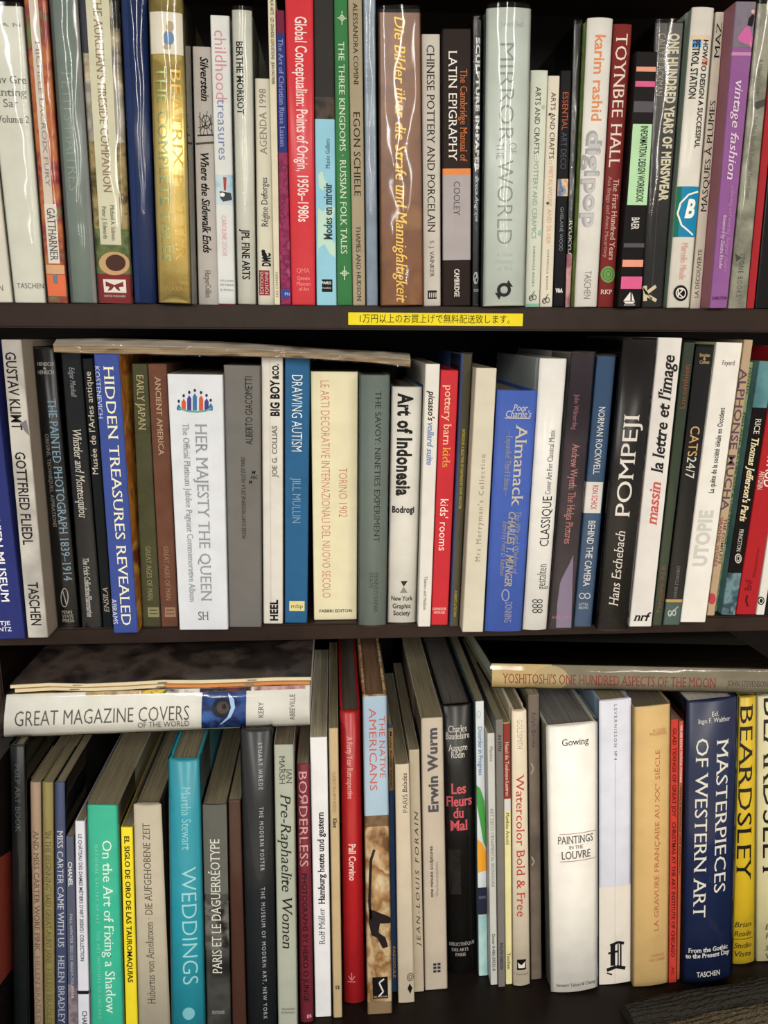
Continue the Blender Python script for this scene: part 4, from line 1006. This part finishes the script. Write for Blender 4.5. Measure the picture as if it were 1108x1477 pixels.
B(3, HB, 'slim plain mid grey spine right of the ironwork paperback', (715, 726, 1038, 719, 729, 1424), '#77736e', [T('IN SITU', 'd', 1060, 1083, .5, .4, '#2f2d2a', 'b'), T('RALPH GIBSON', 'd', 1360, 1398, .5, .4, '#3a3835', 'b')], depth=.2)
B(3, PB, 'slim spine with red top, white gap and pale yellow lower part', (726, 736, 1043, 730, 739, 1420), '#e0d9a0', [P(0, 1, 1043, 1152, '#8a3a30', 'band'), P(0, 1, 1152, 1170, '#d0ccc8', 'band'), T('Henri de Toulouse-Lautrec', 'd', 1070, 1148, .5, .5, '#e0cfc2', 's'), T('Matthias Arnold', 'd', 1172, 1218, .5, .5, '#5a5138', 's'), T('Taschen', 'd', 1374, 1398, .5, .5, '#4a4330', 's')], depth=.2)
B(3, HB, 'cream watercolour manual with red title reading downward', (739, 760, 1026, 741, 765, 1423), '#d8cbb4', [T('GOLDSMITH', 'd', 1038, 1080, .5, .36, '#a89a86', 't'), T('Watercolor Bold & Free', 'd', 1117, 1322, .5, .52, '#b5443f', 's'), P(.22, .76, 1384, 1399, '#1f1d1c', 'publisher_mark'), G([[(747, 1388), (752, 1392), (758, 1387), (757, 1396), (748, 1396)]], '#dcd3c4', 'publisher_mark'), T('Watson-Guptill', 'h', 744, 762, 1405, 3, '#8a7f70')], fin='gloss', bulge=.002, depth=.2, hard=True)
B(3, PB, 'grey-brown plastic-wrapped paperback with small letters, left of white Louvre book', (761, 779, 1002, 766, 782, 1413), 'art:#6b6056,#776b5f,#61574e@25', [T('Ralph Quinke', 'd', 1028, 1078, .5, .3, '#2f3a50', 'bw'), G(line([(766, 1100), (770, 1108), (766, 1116)], 2) + line([(767, 1235), (771, 1243), (767, 1248)], 2), '#a39a90', 'scuff')], wrap=.8, depth=.2)
B(3, HB, 'big plain white book on paintings in the Louvre, wrapped in plastic', (789, 863, 1047, 796, 863, 1433), '#f3efe8',
  [T('Gowing', 'h', 811, 850, 1070, 9, '#3a3733', 's'), P(.22, .96, 1202, 1203, '#b58a90', 'rule'), T('PAINTINGS', 'h', 805, 856, 1211, 11, '#4a443f', 's'), T('IN THE', 'h', 821, 841, 1222, 5, '#6a635c', 's'), T('LOUVRE', 'h', 810, 852, 1233, 11, '#4a443f', 's'), P(.22, .96, 1241.5, 1242.5, '#b58a90', 'rule'), T('Stewart Tabori & Chang', 'h', 803, 859, 1420, 5, '#6a635c', 's')],
  wrap=1, fin='gloss', bulge=.003, hard=True, side='#aeb0a8', pages='#6f6d68')
B(3, HB, 'lavender-white book with cream foot and black gothic letter', (865, 913, 1010, 865, 912, 1420), '#d3d4e0',
  [P(0, 1, 1278, 1420, '#ddd5c9', 'band'), T('LEVERNISSON №4', 'd', 1016, 1096, .5, .09, '#6a6b7a', 'w'), P(.49, .505, 1098, 1418, '#b9b9c6', 'crease'),
   G(line([(881, 1363), (893, 1359), (902, 1362)], 4) + line([(885, 1362), (885, 1392)], 7) + line([(893, 1362), (893, 1396)], 2) + line([(897, 1360), (897, 1396)], 2.5) + line([(876, 1398), (890, 1394), (904, 1398)], 5) + line([(878, 1374), (892, 1372)], 3) + line([(876, 1402), (884, 1405)], 2), '#26242a', 'gothic_letter')],
  bulge=.001, hard=True, side='#7f93a8')
B(3, PB, 'golden tan French engraving book with red-brown upward capitals', (916, 968, 1019, 914, 964, 1424), '#d3b47c', [T('LA GRAVURE FRANÇAISE AU XX° SIÈCLE', 'u', 1082, 1344, .64, .13, '#b5694a', 's'), T('ROGER', 'h', 942, 961, 1054, 4, '#c4855f', 's'), T('PASSERON', 'h', 937, 962, 1059, 4, '#c4855f', 's'), T('OFFICE', 'h', 939, 958, 1379, 4, '#c4855f', 's'), T('DU LIVRE', 'h', 937, 959, 1385, 4, '#c4855f', 's')],
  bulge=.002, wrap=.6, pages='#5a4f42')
B(3, PB, 'narrow scarlet Christmas catalogue beside the navy masterpieces book', (968, 979, 1038, 965, 976, 1418), '#bf3a2f', [T('GLAD TIDINGS OF GREAT JOY   CHRISTMAS AT THE ART INSTITUTE OF CHICAGO', 'd', 1050, 1380, .5, .46, '#5a1a18', 'sb'), T('AIC', 'd', 1394, 1408, .5, .4, '#5a1a18', 's')], fin='matte')
B(3, PB, 'thin orange-brown spine between the scarlet and navy books', (980, 987, 1040, 977, 984, 1413), '#a8623f', [P(0, 1, 1040, 1130, '#c4554a', 'band'), T('WE ARE FAMILY PATRICIA PICCININI', 'd', 1046, 1128, .5, .5, '#e6d0c4', 'b'), T('VENICE BIENNALE 2003 AUSTRALIA', 'd', 1134, 1260, .5, .45, '#5a3020', 'b')])
B(3, HB, 'thick navy book of western art masterpieces with big white serif title', (993, 1066, 1011, 986, 1056, 1419), '#1f2a4d',
  [T('Ed.', 'h', 1027, 1037, 1030, 6.5, '#dcdad2', 's'), T('Ingo F. Walther', 'h', 1008, 1054, 1039, 6.5, '#dcdad2', 's'), T('MASTERPIECES', 'd', 1068, 1289, .7, .24, '#e6e2d4', 's'), T('OF WESTERN ART', 'd', 1064, 1322, .3, .24, '#e6e2d4', 's'), T('From the Gothic', 'h', 994, 1050, 1369, 7, '#dcdad2', 'sb'), T('to the Present Day', 'h', 990, 1053, 1377, 7, '#dcdad2', 'sb'), T('TASCHEN', 'h', 1005, 1038, 1404, 8, '#dcdad2', 'b')],
  wrap=1.3, fin='gloss', bulge=.003, hard=True, side='#1a2442', pages='#c9c4b5')
B(3, HB, 'yellow book with large black serif capitals at right of bottom shelf', (1068, 1092, 1006, 1058, 1089, 1392), '#d8b92f', [T('BEARDSLEY', 'd', 1016, 1270, .42, .72, '#26221c', 's'), T('Brian', 'h', 1061, 1084, 1333, 8, '#4a3f16', 'si'), T('Reade', 'h', 1060, 1084, 1346, 8, '#4a3f16', 'si'), P(.0, .9, 1353.5, 1354.5, '#4a3f16', 'rule'), T('Studio', 'h', 1060, 1084, 1363, 8, '#4a3f16', 'si'), T('Vista', 'h', 1060, 1083, 1375, 8, '#4a3f16', 'si')], bulge=.002, wrap=.6, fin='gloss', hard=True)
B(3, HB, 'cream book with black capitals cut off by right edge of bottom shelf', (1094, 1135, 1003, 1092, 1132, 1388), '#d8d0a6', [T('BEARDSLEY', 'd', 1000, 1270, .5, .6, '#26221c', 's'), T('Brian', 'h', 1104, 1130, 1336, 8, '#4a4330', 'si'), T('Reade', 'h', 1104, 1130, 1349, 8, '#4a4330', 'si'), T('Studio', 'h', 1104, 1130, 1366, 8, '#4a4330', 'si'), T('Vista', 'h', 1104, 1130, 1378, 8, '#4a4330', 'si')], bulge=.002, wrap=.6, fin='gloss', hard=True)


# ---------------- books lying flat
def lying(row, kind, label, quad, col, els, pix, Ds, dvec, depth, **kw):
    """pix: bottom-right, top-right, bottom-left, top-left of the lying spine"""
    b = Book(row, kind, label, quad, col, els, depth=depth, **kw)
    b.lying = True
    b.bl, b.br, b.tl, b.tr = [at_depth(x, y, D) for (x, y), D in zip(pix, Ds)]
    b.dvec = Vector(dvec).normalized()
    b.w = (b.br - b.bl).length
    b.h = (b.tl - b.bl).length
    b.org = (b.bl + b.tl) / 2 + b.dvec * depth / 2
    return b


lying(3, HB, 'big white magazine-covers book lying flat with blue eye picture', (1066, 1004, 4, 1048, 990, 447), '#dddcd6',
      [T('GREAT MAGAZINE COVERS', 'd', 20, 270, .46, .36, '#57544f', 't'), T('OF THE WORLD', 'd', 196, 270, .19, .15, '#57544f', 't'), P(.92, 1, 118, 196, 'art:#8a7a4a,#c9b08a,#4a5a4a@60', 'cover_picture'), P(.92, 1, 198, 282, 'art:#b53a2f,#d8c04a,#2f2a2a,#d8d0c4@50', 'cover_picture'), P(.92, 1, 284, 360, 'art:#6b3a3f,#3a2a30,#a88a8a@60', 'cover_picture'), P(.92, 1, 364, 440, 'art:#5a3040,#c9a0a0,#2a2028@60', 'cover_picture'), P(.03, .92, 288, 353, 'art:#1b2f66,#2a4a8c,#16244d,#3a62a8@45', 'eye_picture'),
       G([oval(318, 1021, 15, 14)], '#22283f', 'eye_picture'), G([oval(319, 1020, 9, 9)], '#4a3f3a', 'eye_picture'), G([oval(321, 1019, 3.5, 4)], '#15141a', 'eye_picture'), G([[(326, 1000), (335, 1008), (337, 1020), (331, 1034), (318, 1045), (314, 1046), (326, 1034), (331, 1020)]], '#a6c6e8', 'eye_picture'),
       T('KERY', 'h', .28, .66, 375, 8, '#4a4743', 't'), T('ABBEVILLE', 'h', .18, .82, 421, 8, '#4a4743', 't')],
      [(447, 1048), (447, 990), (3, 1066), (7, 1004)], (.628, .628, .628, .628), (0, 1, 0), .23, hard=True, bulge=.003, fin='gloss', side='art:#8a2f2f,#c9a04a,#3b3b4a,#d8cfc0,#6b4a3a@22', wrap=.5)
moon = lying(3, HB, 'tan and grey-olive moon prints book lying flat on the right-hand books', (992, 958, 710, 1002, 967, 1135), 'art:#77715f,#847d6a,#6b6656@14',
      [P(0, 1, 710, 798, 'art:#b59f70,#c4ae80,#a8925f@12', 'moon_panel'), G([oval(796, 979, 26, 18)], '#b0a078', 'moon_panel'), T("YOSHITOSHI'S ONE HUNDRED ASPECTS OF THE MOON", 'd', 725, 1034, .42, .42, '#8a3a33', 's'), T('JOHN STEVENSON', 'd', 1050, 1108, .42, .26, '#55504a', 's')],
      [(1135, 1002), (1135, 967), (710, 992), (710, 958)], (.7, .7, .70, .70), (-.06, 1, 0), .21, hard=True, bulge=.002, fin='satin', side='#3a3630', wrap=.6, pages='#a8b0a0')


def place_lying():
    """the moon book rests level on the tallest books beneath it"""
    zy = max(max(b.tl.y, b.tr.y) for b in BOOKS if b.row == 3 and not b.lying and b.tl.x > at_depth(735, 1000, .7).x) + .0008
    dl, dr = depth_on(710, 992, zy), depth_on(1135, 1002, zy)
    moon.bl, moon.br, moon.tl, moon.tr = at_depth(1135, 1002, dr), at_depth(1135, 967, dr), at_depth(710, 992, dl), at_depth(710, 958, dl)
    moon.w = (moon.br - moon.bl).length
    moon.h = (moon.tl - moon.bl).length
    moon.org = (moon.bl + moon.tl) / 2 + moon.dvec * moon.depth / 2

JP = '1万円以上のお買上げで無料配送致します。'
want_text(JP, '')

for b in BOOKS:
    if not b.lying:
        b.solve()
for r in (1, 2, 3):
    settle(r)
place_lying()
make_texts()
for b in BOOKS:
    build_book(b)
# ---------------- thin magazines and the wrapped album lying flat
def strip_slab(name, rows, m, parent, org, bevel=True):
    """a soft slab: rows of (front-bottom, front-top, back-top, back-bottom)"""
    bm = bmesh.new()
    rs = [[bm.verts.new(Vector(p) - org) for p in r] for r in rows]
    for a, b in zip(rs, rs[1:]):
        k = len(a)
        for i in range(k):
            bm.faces.new((a[i], a[(i + 1) % k], b[(i + 1) % k], b[i]))
    bm.faces.new(rs[0])
    bm.faces.new(rs[-1][::-1])
    bmesh.ops.recalc_face_normals(bm, faces=bm.faces)
    me = bpy.data.meshes.new(name)
    bm.to_mesh(me)
    bm.free()
    return link(name, me, m, parent)


def flat_magazine(label, px, thick, D, depth, spine_col, top_col, lift, staples, half=None):
    (xa, ya), (xb, yb) = px
    a, b = at_depth(xa, ya, D), at_depth(xb, yb, D)
    a.z += lift
    b.z += lift
    org = (a + b) / 2 + Vector((0, depth / 2, 0))
    r = thing('magazine', label, 'magazine', org, 'magazines lying on the white book')
    n = 8
    rows, top = [], []
    for i in range(n + 1):
        p = a.lerp(b, i / n)
        wv = .0004 * math.sin(i * 1.7)
        f = Vector((p.x, p.y + .0015 * math.sin(i * 2.1), p.z + wv))
        t = thick
        rows.append([f, f + Vector((0, .0006, t)), f + Vector((0, depth, t)), f + Vector((0, depth, 0))])
        g = f + Vector((0, 0.0012, t + .0001))
        top.append([g, g + Vector((0, 0, .0004)), g + Vector((0, depth - .002, .0004)), g + Vector((0, depth - .002, 0))])
    strip_slab('pages', rows, mat(spine_col, 'satin'), r, org)
    strip_slab('cover', top, mat(top_col, 'gloss'), r, org)
    if half:
        strip_slab('spine_edge', [[q + Vector((0, -.0003, 0)) for q in r2[:2]] + [q + Vector((0, .002, 0)) for q in r2[1::-1]] for r2 in rows[4:]], mat(half, 'satin'), r, org)
    for s in staples:
        p = a.lerp(b, s) + Vector((0, -.0004, thick * .55))
        o = link('staple', box_mesh('staple', p - org - Vector((.004, .0003, .0003)), p - org + Vector((.004, .0004, .0003)), 0), mat('#8a857c', 'foil'), r)
    return r


flat_magazine('thin stapled magazine with cream to orange spine on white magazine-covers book', ((22, 1003.5), (447, 991)), .0026, .632, .21, '#cfc2a0', '#b5825a', .0030, (.2, .49, .79), '#c4804a')
flat_magazine('topmost thin cream stapled magazine with dark glossy cover, on lying stack', ((16, 1003.5), (449, 991)), .0026, .632, .22, '#cfc2a0', 'art:#2f2825,#4a403a,#262120,#3b322e@16', .0069, (.22, .5, .8))

# the long wrapped album that sags across the middle-shelf books
cen = [(78, 489, 510), (150, 488, 512), (230, 490, 513), (320, 493, 515), (400, 498, 517), (448, 502, 519), (500, 505, 522), (550, 507, 526), (592, 510, 531)]
DA = .690
org = at_depth(330, 513, DA) + Vector((0, .1, 0))
alb = thing('album', 'long thin brown-edged album in crinkled plastic sagging across the middle-shelf books', 'book', org)
rows, cov, film = [], [], []
DEP = .19
for x, y0, y1 in cen:
    b_, t_ = at_depth(x, y1, DA), at_depth(x, y0, DA)
    dz = (t_.z - b_.z)
    bk = Vector((0, DEP, 0))
    z = Vector((0, 0, 1))
    rows.append([b_ + z * .0012, b_ + z * (dz * .6), t_ - z * .002 + Vector((0, .007, 0)), t_ - z * .002 + bk, b_ + z * .0012 + bk])
    cov.append([b_ + z * (dz * .55) - Vector((0, .0006, 0)), b_ + z * (dz * .62) - Vector((0, .0006, 0)), t_ + Vector((0, .0066, 0)), t_ + bk, t_ - z * .0018 + bk, t_ - z * .0018 + Vector((0, .0074, 0))])
    film.append((b_, t_))
strip_slab('page_block', rows, page_mat('#9a8468', 'Z'), alb, org)
strip_slab('cover', cov, mat('#9a9286', 'gloss'), alb, org)  # pale grey of the upper half stands in for highlight on the plastic
bm = bmesh.new()
grid = []
NX = 90
for i in range(NX + 1):
    s = i / NX * (len(film) - 1)
    k = min(int(s), len(film) - 2)
    b_ = film[k][0].lerp(film[k + 1][0], s - k)
    t_ = film[k][1].lerp(film[k + 1][1], s - k)
    q = []
    for j in range(9):
        f = j / 8
        wob = .002 + .0018 * math.sin(i * .34 + 4 * f) + .0012 * math.sin(i * .8 - 5 * f + 1) + random.uniform(-.0003, .0003)
        p = b_.lerp(t_, f) + Vector((0, -.0012 - max(0, wob) * math.sin(math.pi * (.12 + .76 * f)) + .010 * max(0, f - .45) ** 1.3, 0))
        q.append(bm.verts.new(p - org))
    q.append(bm.verts.new(t_ + Vector((0, .02, .0008)) - org))
    q.append(bm.verts.new(t_ + Vector((0, DEP, .0008)) - org))
    grid.append(q)
for a, b in zip(grid, grid[1:]):
    for j in range(len(a) - 1):
        f = bm.faces.new((a[j], b[j], b[j + 1], a[j + 1]))
        f.smooth = True
me = bpy.data.meshes.new('plastic_sleeve')
bm.to_mesh(me)
bm.free()
link('plastic_sleeve', me, plastic_mat(.45), alb)

# ---------------- yellow notice strip on the front edge of the upper board
want = [at_depth(x, y, D0 - .0004) for x, y in ((502.5, 471), (754, 468), (754, 450), (502.5, 453))]
zl, zh = (want[0].z + want[1].z) / 2, (want[2].z + want[3].z) / 2
xl, xr = want[0].x, want[1].x
lab = thing('notice_strip', 'yellow paper strip with Japanese delivery notice on the upper shelf edge', 'sign', ((xl + xr) / 2, D0, (zl + zh) / 2))
W, H = xr - xl, zh - zl
link('paper', box_mesh('paper', (-W / 2, -.0005, -H / 2), (W / 2, -.0001, H / 2)), mat('#e8d629', 'satin'), lab)
vs, fs, x0, x1 = TEXT[(JP, '')]
me = bpy.data.meshes.new('notice_lettering')
tx0, tx1 = W * (519 - 502.5) / 251.5 - W / 2, W * (735 - 502.5) / 251.5 - W / 2
me.from_pydata([(tx0 + (tx1 - tx0) * (x - x0) / (x1 - x0), -.00058, (y - .33) * H * .78) for x, y, z in vs], [], fs)
link('notice_lettering', me, mat('#2a2618', 'print'), lab)

# ---------------- ribbed dark grey woven mats folded on the lowest board, bottom right
zf = Z3 + .0005
Da = depth_on(905, 1462, zf)


def mat_roll(label, p_left, p_right, z_base, width, thick, col, n_rib):
    org = (p_left + p_right) / 2
    r = thing('woven_mat', label, 'mat', (org.x, org.y, z_base), 'folded mats on the lowest shelf')
    L = (p_right - p_left).length
    ang = math.atan2(p_right.y - p_left.y, p_right.x - p_left.x)
    bm = bmesh.new()
    nx, ny = 40, n_rib * 4
    g = []
    for i in range(nx + 1):
        row = []
        for j in range(ny + 1):
            u, v = i / nx, j / ny
            prof = math.sin(math.pi * v) ** .35
            rib = .0016 * abs(math.sin(math.pi * v * n_rib))
            z = prof * thick + rib + random.uniform(-.0009, .0009) if 0 < v < 1 else 0
            row.append(bm.verts.new(((u - .5) * L, (v - .5) * width + .0012 * math.sin(u * 9 + v * 5), max(0, z))))
        g.append(row)
    for i in range(nx):
        for j in range(ny):
            f = bm.faces.new((g[i][j], g[i + 1][j], g[i + 1][j + 1], g[i][j + 1]))
    for i, fl in ((0, 1), (nx, 0)):
        vs_ = g[i][:]
        bm.faces.new(vs_ if fl else vs_[::-1])
    bm.faces.new([g[i][0] for i in range(nx + 1)][::-1] + [g[i][ny] for i in range(nx + 1)])
    bmesh.ops.recalc_face_normals(bm, faces=bm.faces)
    me = bpy.data.meshes.new('ribbed_cloth')
    bm.to_mesh(me)
    bm.free()
    o = link('ribbed_cloth', me, mat(col, 'cloth'), r)
    o.rotation_euler = (0, 0, ang)
    return r


def on_floor(x, y, z):
    D = depth_on(x, y, z)
    return at_depth(x, y, D)


mat_roll('dark grey ribbed mat folded on lowest shelf below the yellow book', on_floor(905, 1474, zf), on_floor(1112, 1434, zf), zf, .032, .013, 'art:#24211d,#3d3831,#1b1916@520', 7)
mat_roll('grey-brown ribbed mat at the bottom right corner, in front of darker mat', on_floor(945, 1502, zf), on_floor(1150, 1458, zf), zf, .028, .010, 'art:#2f2a24,#5a503d,#24201b@560', 6)

# ---------------- brick-red cover picture on the side of the far-left bottom-shelf book
far = [b for b in BOOKS if b.row == 3][0]
A0, A1 = Vector((far.br.x, far.D, far.br.y)), Vector((far.tr.x, far.D, far.tr.y))
NS = (A1 - A0).cross(Vector((0, 1, 0))).normalized()
if NS.x < 0:
    NS = -NS
A0 += NS * .0004


def on_side(px, py):
    d = ray(px, py)
    o_ = Vector((0, 0, EYE))
    return o_ + d * ((A0 - o_).dot(NS) / d.dot(NS))


q = [on_side(-24, 1252), on_side(17, 1226), on_side(17, 1398), on_side(-24, 1452)]
ro = [o for o in C.objects if o.get('label') == far.label][0]
me = bpy.data.meshes.new('cover_picture')
me.from_pydata([p - ro.location for p in q], [], [(0, 1, 2, 3)])
link('cover_picture', me, mat('#8f3f33', 'satin'), ro)
